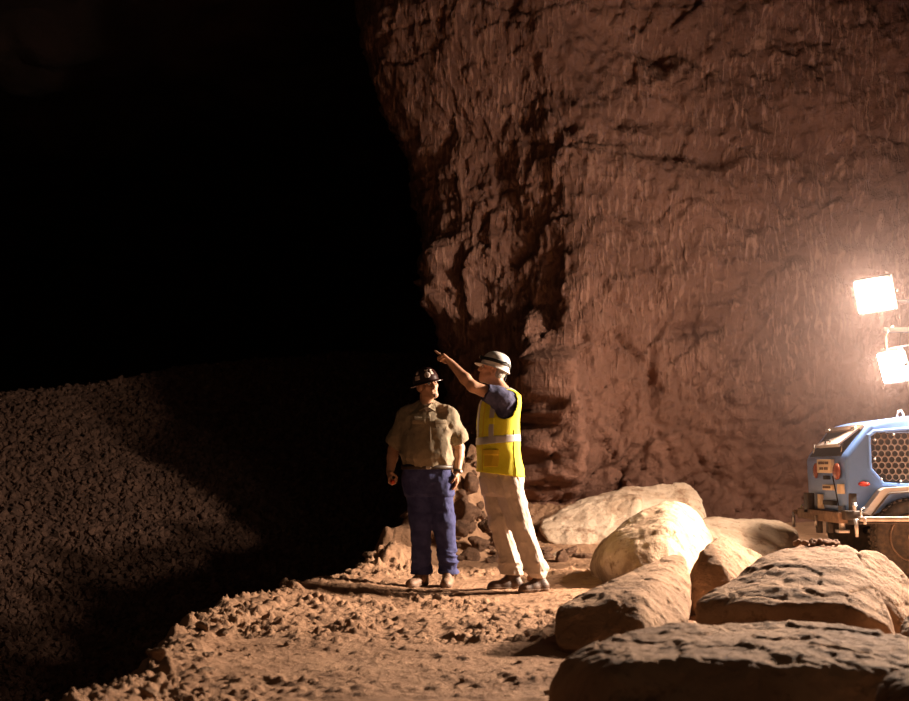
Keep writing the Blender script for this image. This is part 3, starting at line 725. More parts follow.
def add_hand(Fd, w, d, n, s, curls, thumb=(.75, .35), spread=.5, r=.0092, sc=1.0):
    """w wrist, d finger direction, n palm normal (the way fingers curl), s thumb side; curls per finger (3 joints)"""
    d = unit(d); n = unit(n - d * (n @ d)); s = np.asarray(s, float); s = unit(s - d * (s @ d) - n * (s @ n))
    K = []
    for i, off in enumerate((.029, .0095, -.0095, -.027)):
        k = w + sc * (d * (.088, .093, .089, .080)[i] + s * off); K.append(k)
        Fd.add(cone(w + s * off * .45 * sc + d * .012, k, .0165 * sc, .0125 * sc), .012)
    for i, k in enumerate(K):
        L = (.074, .082, .076, .060)[i] * sc; a = 0; p = k; sp = s * (1.5 - i) * .07 * spread
        for j, fr in enumerate((.46, .30, .24)):
            a += curls[i][j]; q = p + unit(d * math.cos(a) + n * math.sin(a) + sp) * L * fr
            Fd.add(cone(p, q, r * sc * (1.08 - .1 * j), r * sc * (.98 - .1 * j)), .004); p = q
    b = w + sc * (d * .018 + s * .020); t1 = b + sc * .042 * unit(s * .75 + d * .75 + n * .35)
    t2 = t1 + sc * .034 * unit(d * thumb[0] + s * thumb[1] + n * .45); t3 = t2 + sc * .026 * unit(d * thumb[0] + s * (thumb[1] - .5) + n * .7)
    Fd.add(cone(b, t1, .018 * sc, .0135 * sc), .012); Fd.add(cone(t1, t2, .0125 * sc, .011 * sc), .006); Fd.add(cone(t2, t3, .011 * sc, .0092 * sc), .005)
    return K
def hat_geo(c, f, l, u, a=.128, b=.112, hgt=.125, brim=lambda th: .03, droop=.012, ridge=.012, t=.004):
    def pt(th, k, off=0):
        ct, st = math.cos(th), math.sin(th)
        if k <= 1:                                   # dome: k 0 apex .. 1 base
            e = k * math.pi / 2; r = math.sin(e)**.86; z = math.cos(e)**.80 * hgt
            rr = max(0, 1 - abs(st * r) * 6)
            z += ridge * rr * (1 - k**3) + .006 * max(0, 1 - abs(abs(st * r) - .36) * 7) * (1 - k**2)
            return c + f * (a + off) * r * ct + l * (b + off) * r * st + u * (z + off)
        m = k - 1; w = brim(th) * m
        return c + f * (a + w) * ct + l * (b + w) * st + u * (-droop * m - .004 + off)
    ks = [i / 14 for i in range(15)] + [1.02, 1.35, 1.7, 2.0]; n = 72
    V, F = [], []
    def ring(k, off): return [pt(2 * math.pi * i / n, k, off) for i in range(n)]
    rows = [ring(k if k > 0 else .004, 0) for k in ks] + [ring(2.0, -t)] + [ring(k, -t) for k in (1.6, 1.05)] + [ring(k, -t) for k in (.9, .6, .3, .01)]
    for r in rows: V += r
    for i in range(len(rows) - 1):
        for k in range(n): F.append((i * n + k, (i + 1) * n + k, (i + 1) * n + (k + 1) % n, i * n + (k + 1) % n))
    F.append(tuple(range(n))); F.append(tuple((len(rows) - 1) * n + k for k in range(n - 1, -1, -1)))
    return (np.array(V), F), pt
def patch(pt, t0, t1, k0, k1, off=.003, nt=8, nk=5, round_=False):
    V, F = [], []
    for lay in (off, off - .0025):
        for i in range(nt + 1):
            for j in range(nk + 1):
                a, b = i / nt * 2 - 1, j / nk * 2 - 1
                if round_:
                    sc = max(abs(a), abs(b)) / (math.hypot(a, b) + 1e-9); a, b = a * sc, b * sc
                V.append(pt(t0 + (t1 - t0) * (a + 1) / 2, k0 + (k1 - k0) * (b + 1) / 2, lay))
    m = (nt + 1) * (nk + 1)
    for i in range(nt):
        for j in range(nk):
            q = [i * (nk + 1) + j, (i + 1) * (nk + 1) + j, (i + 1) * (nk + 1) + j + 1, i * (nk + 1) + j + 1]
            F.append(tuple(q)); F.append(tuple(x + m for x in q[::-1]))
    B = [i * (nk + 1) for i in range(nt + 1)] + [nt * (nk + 1) + j for j in range(1, nk + 1)] + [i * (nk + 1) + nk for i in range(nt - 1, -1, -1)] + [j for j in range(nk - 1, 0, -1)]
    for i in range(len(B)): x, y = B[i], B[(i + 1) % len(B)]; F.append((x, x + m, y + m, y))
    return np.array(V), F
def shoe(Fd, heel, toe, ankle, zb, hgt=.085, w=.043, shaft=.055, shaft_top=.17, kk=.02):
    d = unit(V3(toe[0] - heel[0], toe[1] - heel[1], 0)); h = V3(heel[0], heel[1], zb); t = V3(toe[0], toe[1], zb)
    L = np.linalg.norm(t - h); s = np.cross(V3(0, 0, 1), d)
    Fd.add(cone(h + d * .038 + V3(0, 0, .040), h + d * (L * .55) + V3(0, 0, .042), w * .92, w * 1.0))
    Fd.add(cone(h + d * (L * .5) + V3(0, 0, .038), t - d * .052 + V3(0, 0, .030), w * 1.08, w * .98), kk)
    Fd.add(ell(t - d * .055 + V3(0, 0, .030), (.058, w * 1.02, .036), np.array([d, s, V3(0, 0, 1)])), kk)
    Fd.add(cone(h + d * .052 + V3(0, 0, .05), V3(ankle[0], ankle[1], zb + shaft_top), shaft * .9, shaft), kk)
    Fd.add(cone(h + d * (L * .52) + V3(0, 0, .048), h + d * .09 + V3(0, 0, .11), .034, .038), kk)
def footwear(person, heel, toe, ankle, zb, matu, shaft_top=.17, **kw):
    lo = V3(min(heel[0], toe[0], ankle[0]) - .1, min(heel[1], toe[1], ankle[1]) - .1, zb - .02); hi = V3(max(heel[0], toe[0], ankle[0]) + .1, max(heel[1], toe[1], ankle[1]) + .1, zb + shaft_top + .08)
    Fd = Field(lo, hi, .005); shoe(Fd, heel, toe, ankle, zb, shaft_top=shaft_top, **kw)
    Fs = Field(lo, hi, .005); shoe(Fs, heel, toe, ankle, zb, shaft_top=shaft_top, **kw); Fs.d -= .006
    Fd.cut(lambda X, Y, Z: zb + .022 - Z + 0 * X); Fs.cut(lambda X, Y, Z: np.maximum(zb - Z, Z - zb - .026) + 0 * X)
    b = obj('boot', Fd.geo(), matu, person); obj('boot_sole', Fs.geo(), M['sole'], b)
    d = unit(V3(toe[0] - heel[0], toe[1] - heel[1], 0)); s = np.cross(V3(0, 0, 1), d); L = np.linalg.norm(V3(toe[0] - heel[0], toe[1] - heel[1], 0))
    lac = []
    for i in range(4):
        p = V3(heel[0], heel[1], zb) + d * (L * (.66 - .085 * i)) + V3(0, 0, .078 + .013 * i)
        lac.append(tube([p - s * .022 - V3(0, 0, .006), p + V3(0, 0, .004), p + s * .022 - V3(0, 0, .006)], .0032, 6))
    obj('laces', join(*lac), M['leather'], b)
def folds(P, seed, amp, fz=1.0, sx=7, sz=14):
    return amp * ridged(P * V3(sx, sx, sz) + V3(0, 0, 0), 3, seed) * .5

# ------------------------------------------------------------------ man in the khaki shirt
def build_man1():
    Y0 = 10.17; m = lambda px, py, dy=0.0: at(px, py, Y0 + dy)
    zb = gz(-.2, 9.98)
    S = 1 / 119.4
    base = V3(m(431, 580)[0], Y0, zb)
    fwd = unit(V3(.28, -.96, 0)); ang = math.atan2(-fwd[0], -fwd[1]) * -1   # torso turned a little towards the other man
    ang = .19
    hc = m(427.2, 385.5, -.05); f, l, u = head_axes((.52, -.85, .09), (-.27, .0, 1))
    lo, hi = V3(base[0] - .50, Y0 - .45, zb - .02), V3(base[0] + .48, Y0 + .38, m(426, 362)[2] + .03)
    B = Field(lo, hi, .005)
    add_head(B, hc, f, l, u, m(426.5, 409, .01))
    B.add(cone(m(426.5, 420, .01), m(427, 468, .0), .09, .13), .05); B.add(cone(m(426.5, 407, .01), m(426.5, 420, .01), .055, .07), .02)     # trunk under the shirt
    B.add(cone(m(414, 420, .0), m(442, 420, .0), .055, .055), .05)
    sh_r, el_r, wr_r = m(407, 421, .0), m(393.5, 450, .05), m(390, 473, -.06)
    sh_l, el_l, wr_l = m(448, 420, .0), m(459, 448, .06), m(457.3, 472, -.03)
    for a, e, w in ((sh_r, el_r, wr_r), (sh_l, el_l, wr_l)):
        B.add(cone(a, e, .050, .047), .02); B.add(cone(e, e + (w - e) * .35, .046, .045), .02); B.add(cone(e + (w - e) * .3, w, .046, .031), .02)
    dr = unit(wr_r - el_r)
    add_hand(B, wr_r, unit(dr + V3(.10, -.35, 0)), V3(.9, .1, 0), V3(.1, -1, .2), [(.95, 1.15, .8)] * 4, thumb=(.25, -.15), r=.0105, sc=1.02)
    dl = unit(wr_l - el_l)
    add_hand(B, wr_l, unit(V3(-.03, -.15, -1)), V3(-1, 0, -.1), V3(0, -1, 0), [(.30, .35, .25), (.35, .4, .3), (.4, .45, .3), (.45, .5, .3)], thumb=(.9, .2), r=.0098)
    hipL, kneeL, ankL = m(416.5, 486), m(420.5, 521, -.02), m(422.5, 574, .02)
    hipR, kneeR, ankR = m(440, 486), m(443.5, 521, -.03), m(448.5, 571, .02)
    for h_, k_, a_ in ((hipL, kneeL, ankL), (hipR, kneeR, ankR)):
        B.add(cone(h_, k_, .075, .05), .05); B.add(cone(k_, a_, .05, .038), .03); B.add(cone(a_, a_ + V3(0, -.06, -.04), .036, .03), .02)
    p = obj('person', B.geo(), M['skin'], loc=base)
    tag(p, 'person in khaki short-sleeved shirt and jeans, brown hard hat, looking right', 'person')
    # eyes
    for q in (-1, 1):
        e = hc + f * .083 + l * q * .032 + u * .006
        eo = obj('eye', lathe([(.001, -.011), (.006, -.009), (.0105, -.003), (.0115, 0), (.0105, .003), (.007, .009), (.001, .011)], e, f, 14), M['eye'], p)
        obj('iris', lathe([(.001, .0090), (.0052, .0093), (.0050, .0108), (.001, .0118)], e, f, 12), M['iris'], eo)
    # goatee and hair
    Rl = np.array([f, l, u])
    G = Field(hc - .16, hc + .16, .004); P = lambda a, b, e: hc + f * a + l * b + u * e
    G.add(ell(P(.078, 0, -.097), (.020, .022, .020), Rl)); G.add(cone(P(.090, -.020, -.0455), P(.096, 0, -.042), .0045, .006), .006); G.add(cone(P(.090, .020, -.0455), P(.096, 0, -.042), .0045, .006), .006)
    G.warp(lambda q: .0015 * fbm(q * 120, 2, 3))
    obj('goatee', G.geo(), M['beard'], p)
    H = Field(hc - .16, hc + .16, .004); H.add(ell(P(-.014, 0, .034), (.100, .081, .092), Rl)); H.add(ell(P(-.035, 0, -.02), (.062, .074, .06), Rl), .02)
    def keep(X, Y, Z):
        a = (X - hc[0]) * f[0] + (Y - hc[1]) * f[1] + (Z - hc[2]) * f[2]; e = (X - hc[0]) * u[0] + (Y - hc[1]) * u[1] + (Z - hc[2]) * u[2]
        b = np.abs((X - hc[0]) * l[0] + (Y - hc[1]) * l[1] + (Z - hc[2]) * l[2])
        return np.maximum(np.maximum(a + .012 - .055 * sstep(.0, .05, e), -.045 - e), np.where(a > -.04, .0, 0) * b)
    H.cut(keep); H.warp(lambda q: .002 * fbm(q * 90, 2, 5)); obj('hair', H.geo(), M['hairdark'], p)
    # hard hat, brim all round
    g, pt = hat_geo(hc + u * .034 - f * .006, f, l, u, .120, .106, .118, lambda th: .028 + .012 * max(0, math.cos(th)), .013, .008)
    hat = obj('hard_hat', g, M['hatbrown'], p, angle=60)
    for (t0, t1, k0, k1, rd) in ((-.62, -.12, .66, .92, True), (-.50, -.14, .42, .62, True), (-1.50, -1.02, .74, .92, False), (-1.42, -1.12, .44, .68, True), (-.05, .18, .62, .82, False)):
        obj('sticker', patch(pt, t0, t1, k0, k1, .003, 8, 6, rd), M['sticker'], hat)
    obj('lamp_bracket', box(pt(0, .60, .003), (.016, .024, .014), .004, np.array([f, l, u]).T), M['metal'], hat)
    # shirt
    F = Field(lo, hi, .006)
    st = [(m(0, 405)[2], m(426.5, 0)[0], Y0 + .01, .075, .075), (m(0, 409)[2], m(426.5, 0)[0], Y0 + .01, .110, .090), (m(0, 414)[2], m(427, 0)[0], Y0, .155, .112), (m(0, 422)[2], m(427, 0)[0], Y0 - .01, .200, .132),
          (m(0, 436)[2], m(427, 0)[0], Y0 - .03, .203, .152), (m(0, 450)[2], m(427, 0)[0], Y0 - .045, .207, .165), (m(0, 459)[2], m(427, 0)[0], Y0 - .045, .206, .165), (m(0, 465)[2], m(427, 0)[0], Y0 - .035, .194, .150)]
    F.add(loft(st, ang))
    for q_ in ((420.5, 406.5, 405, 416), (433, 406.5, 449, 415.5)): F.add(cone(m(q_[0], q_[1], .01), m(q_[2], q_[3], .0), .045, .068), .03)
    F.add(cone(m(407.5, 417.5), m(395.5, 441, .03), .074, .078), .06); F.add(cone(m(447.5, 417), m(459.5, 438, .035), .074, .076), .06)
    for a, b in ((m(395.5, 441, .03), m(392, 449, .04)), (m(459.5, 438, .035), m(462, 446, .045))):     # open cuffs
        d = unit(b - a); F.cut(lambda X, Y, Z, a=a, d=d: np.where((X - a[0])**2 + (Y - a[1])**2 + (Z - a[2])**2 < .13**2, (X - a[0]) * d[0] + (Y - a[1]) * d[1] + (Z - a[2]) * d[2] - .035, -1))
    F.add(cone(m(426.5, 401, -.02), m(426.5, 412, -.0), .066, .07), .02, 'sub') if False else None
    F.warp(lambda q: folds(q, 21, .012, 1, 8, 5) + .004 * fbm(q * 22, 2, 8) + .010 * ridged((q - V3(0, 0, 0)) * V3(10, 4, 3.2) + q[:, [2]] * V3(3, 0, 0), 2, 14) * sstep(m(0, 425)[2], m(0, 455)[2], q[:, 2]))
    sh = obj('shirt', F.geo(), M['khakishirt'], p)
    ca, sa = math.cos(ang), math.sin(ang)
    def chest(a, py, out=0.0):                      # point on the shirt front: a metres across, at photo height py
        z = m(0, py)[2]; s5 = [np.interp(z, [x[0] for x in st[::-1]], [x[i] for x in st[::-1]]) for i in (1, 2, 3, 4)]
        k = abs(a / s5[2]); y = -s5[3] * (1 - min(k, .98)**2.2)**(1 / 2.2) - out
        return V3(s5[0] + ca * a - sa * y, s5[1] + sa * a + ca * y, z)
    out = -.001
    # collar wings, placket, buttons, pockets
    for q in (-1, 1):
        a_, b_, c_, d_ = m(426.8, 405.5, -.10) + V3(q * .012, 0, -.012), m(426.5, 400.5, 0) + V3(q * .070, -.012, .004), m(426.8, 411, -.085) + V3(q * .068, -.03, 0), m(426.5, 406.5, 0) + V3(q * .092, .0, -.004)
        if True:
            cw = [a_, b_, d_, c_]; n_ = V3(0, -.012, .004); V = np.array(cw + [x - n_ for x in cw]); Fc = [(0, 1, 2, 3), (7, 6, 5, 4), (0, 4, 5, 1), (1, 5, 6, 2), (2, 6, 7, 3), (3, 7, 4, 0)]
            obj('collar', (V, Fc), M['khakishirt'], sh, smooth=False)
    obj('collar_band', tube([m(426.5, 402.5, 0) + V3(math.cos(t) * .070, math.sin(t) * .066 + .008, (.012 if math.sin(t) > 0 else -.016 * -math.sin(t))) for t in np.linspace(-.9, math.pi + .9, 18)], .011, 8), M['khakishirt'], sh)
    obj('placket', tube([chest(.0, y, .0) for y in range(412, 466, 4)], .009, 8), M['khakishirt'], sh)
    for y in (417, 425, 433, 441, 449, 457):
        c = chest(0, y, .008); obj('button', lathe([(.0055, -.002), (.0055, .002)], c, V3(sa, -ca, 0), 10), M['sole'], sh)
    for q in (-1, 1):
        c = chest(q * .093, 425, .001); R = np.array([[ca, -sa, 0], [sa, ca, 0], [0, 0, 1]]) @ np.array([[math.cos(.33 * q), -math.sin(.33 * q), 0], [math.sin(.33 * q), math.cos(.33 * q), 0], [0, 0, 1]])
        pk = obj('chest_pocket', box(c + V3(0, 0, -.04), (.105, .014, .115), .005, R), M['khakishirt'], sh)
        obj('pocket_flap', box(c + V3(0, -.004, .022), (.110, .016, .038), .005, R), M['khakishirt'], pk)
        if q < 0:
            bits = [box(c + R @ V3(-.028 + i * .0125, -.006, .058), (.008, .006, h_), .001, R) for i, h_ in enumerate((.012, .009, .012, .010, .009))]
            obj('stitched_name', join(*bits), M['shirtmark'], sh)
    U = Field(m(426.5, 406) - .14, m(426.5, 406) + .14, .005); U.add(cone(m(426.5, 403.5, -.012), m(427, 414, -.05), .060, .062)); U.cut(lambda X, Y, Z: Z - m(0, 404.5)[2] - .35 * (Y - Y0) + 0 * X)
    obj('undershirt', U.geo(), M['undershirt'], p)
    # jeans
    T = Field(lo, hi, .006)
    T.add(loft([(m(0, 465)[2], m(427, 0)[0], Y0 - .02, .188, .140), (m(0, 471)[2], m(427.5, 0)[0], Y0 - .015, .199, .140), (m(0, 482)[2], m(428.5, 0)[0], Y0, .203, .135), (m(0, 493)[2], m(429, 0)[0], Y0, .195, .122)], ang * .6, 2.4))
    T.add(cone(m(416.5, 484), kneeL, .103, .086), .06); T.add(cone(kneeL, m(422.3, 571, .02), .086, .075), .03)
    T.add(cone(m(440.5, 484), kneeR, .104, .090), .06); T.add(cone(kneeR, m(448.3, 568, .02), .090, .074), .03)
    zk, zh = m(0, 535)[2], m(0, 573)[2]
    def jf(q):
        k = sstep(zk, zh, q[:, 2]); up = sstep(m(0, 545)[2], m(0, 500)[2], q[:, 2])
        return .030 * k * ridged(q * V3(4, 4, 15) + .5 * fbm(q * 6, 2, 4)[:, None], 2, 31) * .6 + folds(q, 33, .013, 1, 6, 4) * (.4 + .6 * up) + .003 * fbm(q * 24, 2, 9)
    T.warp(jf); T.cut(lambda X, Y, Z: zh - .01 - Z + 0 * X + 0 * Y)
    j = obj('jeans', T.geo(), M['denim'], p)
    obj('fly_seam', tube([m(427.5, y, -.142 + .0006 * (y - 468)) for y in range(470, 490, 4)], .004, 6), M['denim'], j)
    # belt
    sa2, ca2 = math.sin(ang * .6), math.cos(ang * .6)
    bz = m(0, 467.3)[2]; bp = []
    for t in np.linspace(0, 2 * math.pi, 41)[:-1]:
        x, y = .212 * np.sign(math.cos(t)) * abs(math.cos(t))**.9, .160 * np.sign(math.sin(t)) * abs(math.sin(t))**.9
        bp.append(V3(m(427.3, 0)[0] + ca2 * x - sa2 * y, Y0 - .022 + sa2 * x + ca2 * y, bz))
    V, Fb = [], []
    for q in bp:
        d = unit(q - V3(m(427.3, 0)[0], Y0 - .022, bz)); V += [q + V3(0, 0, .018), q + d * .008 + V3(0, 0, .016), q + d * .008 - V3(0, 0, .016), q - V3(0, 0, .018)]
    for i in range(40):
        for e in range(4): Fb.append((4 * i + e, 4 * ((i + 1) % 40) + e, 4 * ((i + 1) % 40) + (e + 1) % 4, 4 * i + (e + 1) % 4))
    be = obj('belt', (np.array(V), Fb), M['leather'], p); obj('buckle', box(V3(m(427.6, 0)[0] + .01, Y0 - .022 - .164, bz), (.045, .01, .034), .004), M['metal'], be)
    # watch
    w = wr_l + dl * -.005; wt = obj('wristwatch', lathe([(.031, -.011), (.036, -.011), (.036, .011), (.031, .011)], w, dl, 20), M['leather'], p); obj('watch_case', lathe([(.016, -.004), (.018, 0), (.016, .006)], w + V3(.030, -.022, 0), V3(.8, -.6, .1), 16), M['metal'], wt)
    footwear(p, (ankL[0] + .025, ankL[1] + .05), (m(409.5, 0)[0], Y0 - .19), (ankL[0], ankL[1]), zb, M['boot'])
    footwear(p, (ankR[0] + .002, ankR[1] + .05), (m(445.5, 0)[0], Y0 - .21), (ankR[0], ankR[1]), zb, M['boot'])
    # what he holds
    hp = wr_r + unit(dr + V3(.10, -.35, 0)) * .098 + V3(.022, -.012, 0)
    r_ = obj('red_handheld_object', lathe([(.012, .075), (.019, .072), (.021, .06), (.021, -.040), (.019, -.052), (.012, -.060), (.004, -.063)], hp, V3(-.15, 1, .12), 20), M['red'], loc=hp)
    tag(r_, 'small orange-red rounded object held in the fist of the man in jeans', 'handheld object')
build_man1()

# ------------------------------------------------------------------ man in the yellow vest
def build_man2():
    Y0 = 9.83; m = lambda px, py, dy=0.0: at(px, py, Y0 + dy)
    zb = gz(.5, 9.7); base = V3(m(515, 580)[0], Y0, zb)
    fw = unit(V3(-.84, -.54, 0)); lf = np.cross(V3(0, 0, 1), fw)            # forward, left (towards the camera)
    ang = math.atan2(lf[1], lf[0])
    hc = m(492.8, 370.5, .0); f, l, u = head_axes((-.95, .10, .29), (.31, .05, 1))
    lo, hi = V3(m(430, 0)[0], Y0 - .46, zb - .02), V3(m(556, 0)[0], Y0 + .40, m(498, 346)[2])
    B = Field(lo, hi, .005)
    add_head(B, hc, f, l, u, m(501, 394, .0))
    shl = m(500.5, 397.5, -.15); ell_ = m(472.5, 386.5, -.22); wrl = m(450.5, 362.5, -.20)
    B.add(cone(m(501, 396), m(500, 470), .09, .12), .05)
    B.add(cone(m(495.5, 396, .15), shl, .06, .06), .05)
    B.add(cone(shl, ell_, .056, .046), .03); ef = ell_ + (wrl - ell_) * .33
    B.add(cone(ell_, ef, .044, .046), .02); B.add(cone(ef, wrl, .045, .029), .02)
    d = unit(wrl - ell_); dh = unit(d + V3(-.06, 0, -.06)); nrm = unit(V3(-.45, -.25, -.8))
    add_hand(B, wrl, dh, nrm, V3(.2, .9, .3), [(.05, .05, .02), (1.35, 1.5, .9), (1.4, 1.5, .9), (1.45, 1.5, .9)], thumb=(.9, -.1), r=.0098, sc=1.0, spread=.2)
    shr = m(494, 398, .17); er = m(497, 432, .24); wr = m(489, 458, .16)
    B.add(cone(shr, er, .055, .045), .03); B.add(cone(er, wr, .044, .03), .02)
    add_hand(B, wr, V3(-.3, -.1, -1), V3(.2, -1, 0), V3(-1, -.2, .3), [(.4, .5, .3)] * 4, thumb=(.8, .2))
    hA, kA, aA = m(493.5, 488, .09), m(500, 522, .06), m(512.5, 574, .08)
    hB, kB, aB = m(509, 488, -.08), m(519.5, 521, -.10), m(536.5, 573, -.10)
    for h_, k_, a_ in ((hA, kA, aA), (hB, kB, aB)):
        B.add(cone(h_, k_, .07, .05), .05); B.add(cone(k_, a_, .05, .038), .03); B.add(cone(a_, a_ + V3(-.05, -.02, -.04), .035, .03), .02)
    p = obj('person', B.geo(), M['skin'], loc=base)
    tag(p, 'person in yellow safety vest and white hard hat pointing up to the left', 'person')
    Rl = np.array([f, l, u]); P = lambda a, b, e: hc + f * a + l * b + u * e
    for q in (-1, 1):
        e = P(.083, q * .032, .006)
        eo = obj('eye', lathe([(.001, -.011), (.006, -.009), (.0105, -.003), (.0115, 0), (.0105, .003), (.007, .009), (.001, .011)], e, f, 14), M['eye'], p)
        obj('iris', lathe([(.001, .0090), (.0052, .0093), (.0050, .0108), (.001, .0118)], e, f, 12), M['iris'], eo)
    H = Field(hc - .17, hc + .17, .004); H.add(ell(P(-.014, 0, .034), (.102, .082, .092), Rl)); H.add(ell(P(-.045, 0, -.02), (.060, .073, .055), Rl), .02)
    def keep(X, Y, Z):
        a = (X - hc[0]) * f[0] + (Y - hc[1]) * f[1] + (Z - hc[2]) * f[2]; e = (X - hc[0]) * u[0] + (Y - hc[1]) * u[1] + (Z - hc[2]) * u[2]
        return np.maximum(a + .034 - .05 * sstep(.0, .04, e), -.062 - e + .3 * (a + .06) * (a > -.06))
    H.cut(keep); H.warp(lambda q: .0025 * fbm(q * 90, 2, 5)); obj('hair', H.geo(), M['hairgrey'], p)
    g, pt = hat_geo(hc + u * .034 - f * .010, f, l, u, .122, .108, .118, lambda th: .010 + .040 * max(0, math.cos(th))**2, .014, .010)
    hat = obj('hard_hat', g, M['hatwhite'], p, angle=60)
    obj('headlamp_strap', patch(pt, 0, 2 * math.pi - .001, .80, .93, .004, 48, 3), M['black'], hat)
    hl = obj('headlamp', box(pt(0, .88, .012), (.022, .042, .030), .008, Rl.T), M['black'], hat); obj('headlamp_lens', lathe([(.012, .0), (.012, .006), (.007, .008)], pt(0, .88, .012) + f * .010, f, 16), M['metal'], hl)
    obj('headlamp_cable', tube([pt(t, k, .006) for t, k in ((2.0, .86), (2.3, .80), (2.6, .86), (2.9, .96), (math.pi, 1.02))] + [P(-.120, 0, .0), P(-.118, .0, -.05), P(-.105, .02, -.10)], .004, 6), M['black'], hat)
    # navy tee under the vest
    st0 = [(388, 501, .060, .075), (391.5, 501.5, .120, .085), (396, 501.5, .185, .105), (404, 500, .195, .125), (420, 498.5, .190, .135), (440, 498.5, .185, .145), (460, 499.5, .185, .145), (478, 500.5, .185, .145)]
    stn = lambda gr: [(m(0, py)[2], m(px, 0)[0], Y0, a + gr, b + gr) for py, px, a, b in st0]
    F = Field(lo, hi, .006); F.add(loft([q for q in stn(-.004) if q[0] > m(0, 465)[2]], ang))
    hem = m(486.2, 392.5, -.19); F.add(cone(shl + V3(.0, .0, -.004), hem, .086, .076), .04); F.add(cone(shr, shr + (er - shr) * .62, .078, .08), .04)
    dd = unit(ell_ - shl); F.cut(lambda X, Y, Z: np.where((X - hem[0])**2 + (Y - hem[1])**2 + (Z - hem[2])**2 < .16**2, (X - hem[0]) * dd[0] + (Y - hem[1]) * dd[1] + (Z - hem[2]) * dd[2] - .008, -1))
    F.warp(lambda q: .012 * ridged(np.stack([q[:, 0] * 9 + q[:, 2] * 10, q[:, 1] * 5, q[:, 2] * 9 - q[:, 0] * 6], -1), 3, 44) * .5 + .003 * fbm(q * 22, 2, 8))
    obj('tee_shirt', F.geo(), M['navy'], p)
    # vest
    def vest_field(gr, warp=True):
        W = Field(lo, hi, .006); s_ = stn(.014 + gr); s_ = [(z, x, y, a, b) for z, x, y, a, b in s_]; W.add(loft(s_, ang))
        for sx in (1, -1):
            c = m(492 if sx > 0 else 498, 401, 0) + lf * sx * .19
            W.add(ell(c + V3(0, 0, -.03), (.075, .112, .140), np.array([lf, fw, V3(0, 0, 1)])), .01, 'sub')
        W.add(ell(m(499, 388.5, 0) + fw * .05, (.085, .13, .07), np.array([lf, fw, V3(0, 0, 1)])), .01, 'sub')
        if warp: W.warp(lambda q: .010 * ridged(q * V3(5, 5, 3.2) + .4 * fbm(q * 4, 2, 2)[:, None], 2, 52) * .5 + .012 * sstep(m(0, 455)[2], m(0, 475)[2], q[:, 2]))
        W.cut(lambda X, Y, Z: m(0, 474.5)[2] - Z - .12 * (X - m(500, 0)[0]) + 0 * Y)
        return W
    vest = obj('safety_vest', vest_field(0).geo(), M['hivis'], p)
    def loc(X, Y): return (X - m(499, 0)[0]) * lf[0] + (Y - Y0) * lf[1], (X - m(499, 0)[0]) * fw[0] + (Y - Y0) * fw[1]
    def strip(name, mt, cond, gr=.004):
        W = vest_field(gr); W.cut(cond); return obj(name, W.geo(), mt, vest)
    z1, z2 = m(0, 443.5)[2], m(0, 436)[2]
    strip('reflective_band', M['reflect'], lambda X, Y, Z: np.maximum(Z - z2 - .08 * (X - m(498, 0)[0]), z1 + .08 * (X - m(498, 0)[0]) - Z) + 0 * Y)
    def vert(side, front):
        def c(X, Y, Z):
            a, b = loc(X, Y); return np.maximum(np.maximum(np.abs(a - side * .095) - .024, -front * b), z2 - Z - .01) + 0 * Z
        return c
    for sd in (1, -1):
        for fr in (1, -1): strip('reflective_stripe', M['reflect'], vert(sd, fr))
    def pock(X, Y, Z):
        a, b = loc(X, Y); return np.maximum(np.maximum(np.abs(a - .088) - .066, -b), np.maximum(m(0, 467)[2] - Z, Z - m(0, 450.5)[2]))
    pk = strip('vest_pocket', M['hivisdark'], pock, .005)
    def flap(X, Y, Z):
        a, b = loc(X, Y); return np.maximum(np.maximum(np.abs(a - .088) - .069, -b), np.maximum(m(0, 455.5)[2] - Z, Z - m(0, 449.5)[2]))
    W = vest_field(.011); W.cut(flap); obj('pocket_flap', W.geo(), M['hivisdark'], pk)
    def seam(X, Y, Z):
        a, b = loc(X, Y); return np.maximum(np.maximum(np.abs(b + .01) - .006, -a), Z - m(0, 430)[2])
    strip('side_seam', M['hivis'], seam, .004)
    def zipc(X, Y, Z):
        a, b = loc(X, Y); return np.maximum(np.abs(a) - .007, -b) + 0 * Z
    strip('zip', M['hivisdark'], zipc, .003)
    def radio(X, Y, Z):
        a, b = loc(X, Y); return np.maximum(np.maximum(np.abs(a - .095) - .034, -b), np.maximum(m(0, 425)[2] - Z, Z - m(0, 418.5)[2]))
    strip('chest_tab', M['hivis'], radio, .009)
    # trousers
    T = Field(lo, hi, .006)
    T.add(loft([(m(0, 466)[2], m(500.5, 0)[0], Y0, .172, .130), (m(0, 478)[2], m(501, 0)[0], Y0, .182, .142), (m(0, 492)[2], m(501.5, 0)[0], Y0, .150, .110)], ang, 2.2))
    T.add(cone(hA, kA, .103, .080), .07); T.add(cone(kA, m(512.5, 571, .08), .080, .076), .03)
    T.add(cone(hB, kB, .105, .086), .07); T.add(cone(kB, m(536.5, 569.5, -.10), .086, .078), .03)
    zk, zh = m(0, 545)[2], m(0, 575)[2]
    def cf(q):
        k = sstep(zk, zh, q[:, 2])
        return .024 * k * ridged(q * V3(5, 5, 13) + .5 * fbm(q * 6, 2, 14)[:, None], 2, 35) * .6 + .019 * ridged(np.stack([q[:, 0] * 10 + q[:, 2] * 3.2, q[:, 1] * 6, q[:, 2] * 3.0], -1), 3, 37) * .6 + .003 * fbm(q * 24, 2, 9)
    T.warp(cf); T.cut(lambda X, Y, Z: zh - .006 - Z - .05 * (X - m(520, 0)[0]) + 0 * Y)
    tr = obj('trousers', T.geo(), M['chino'], p)
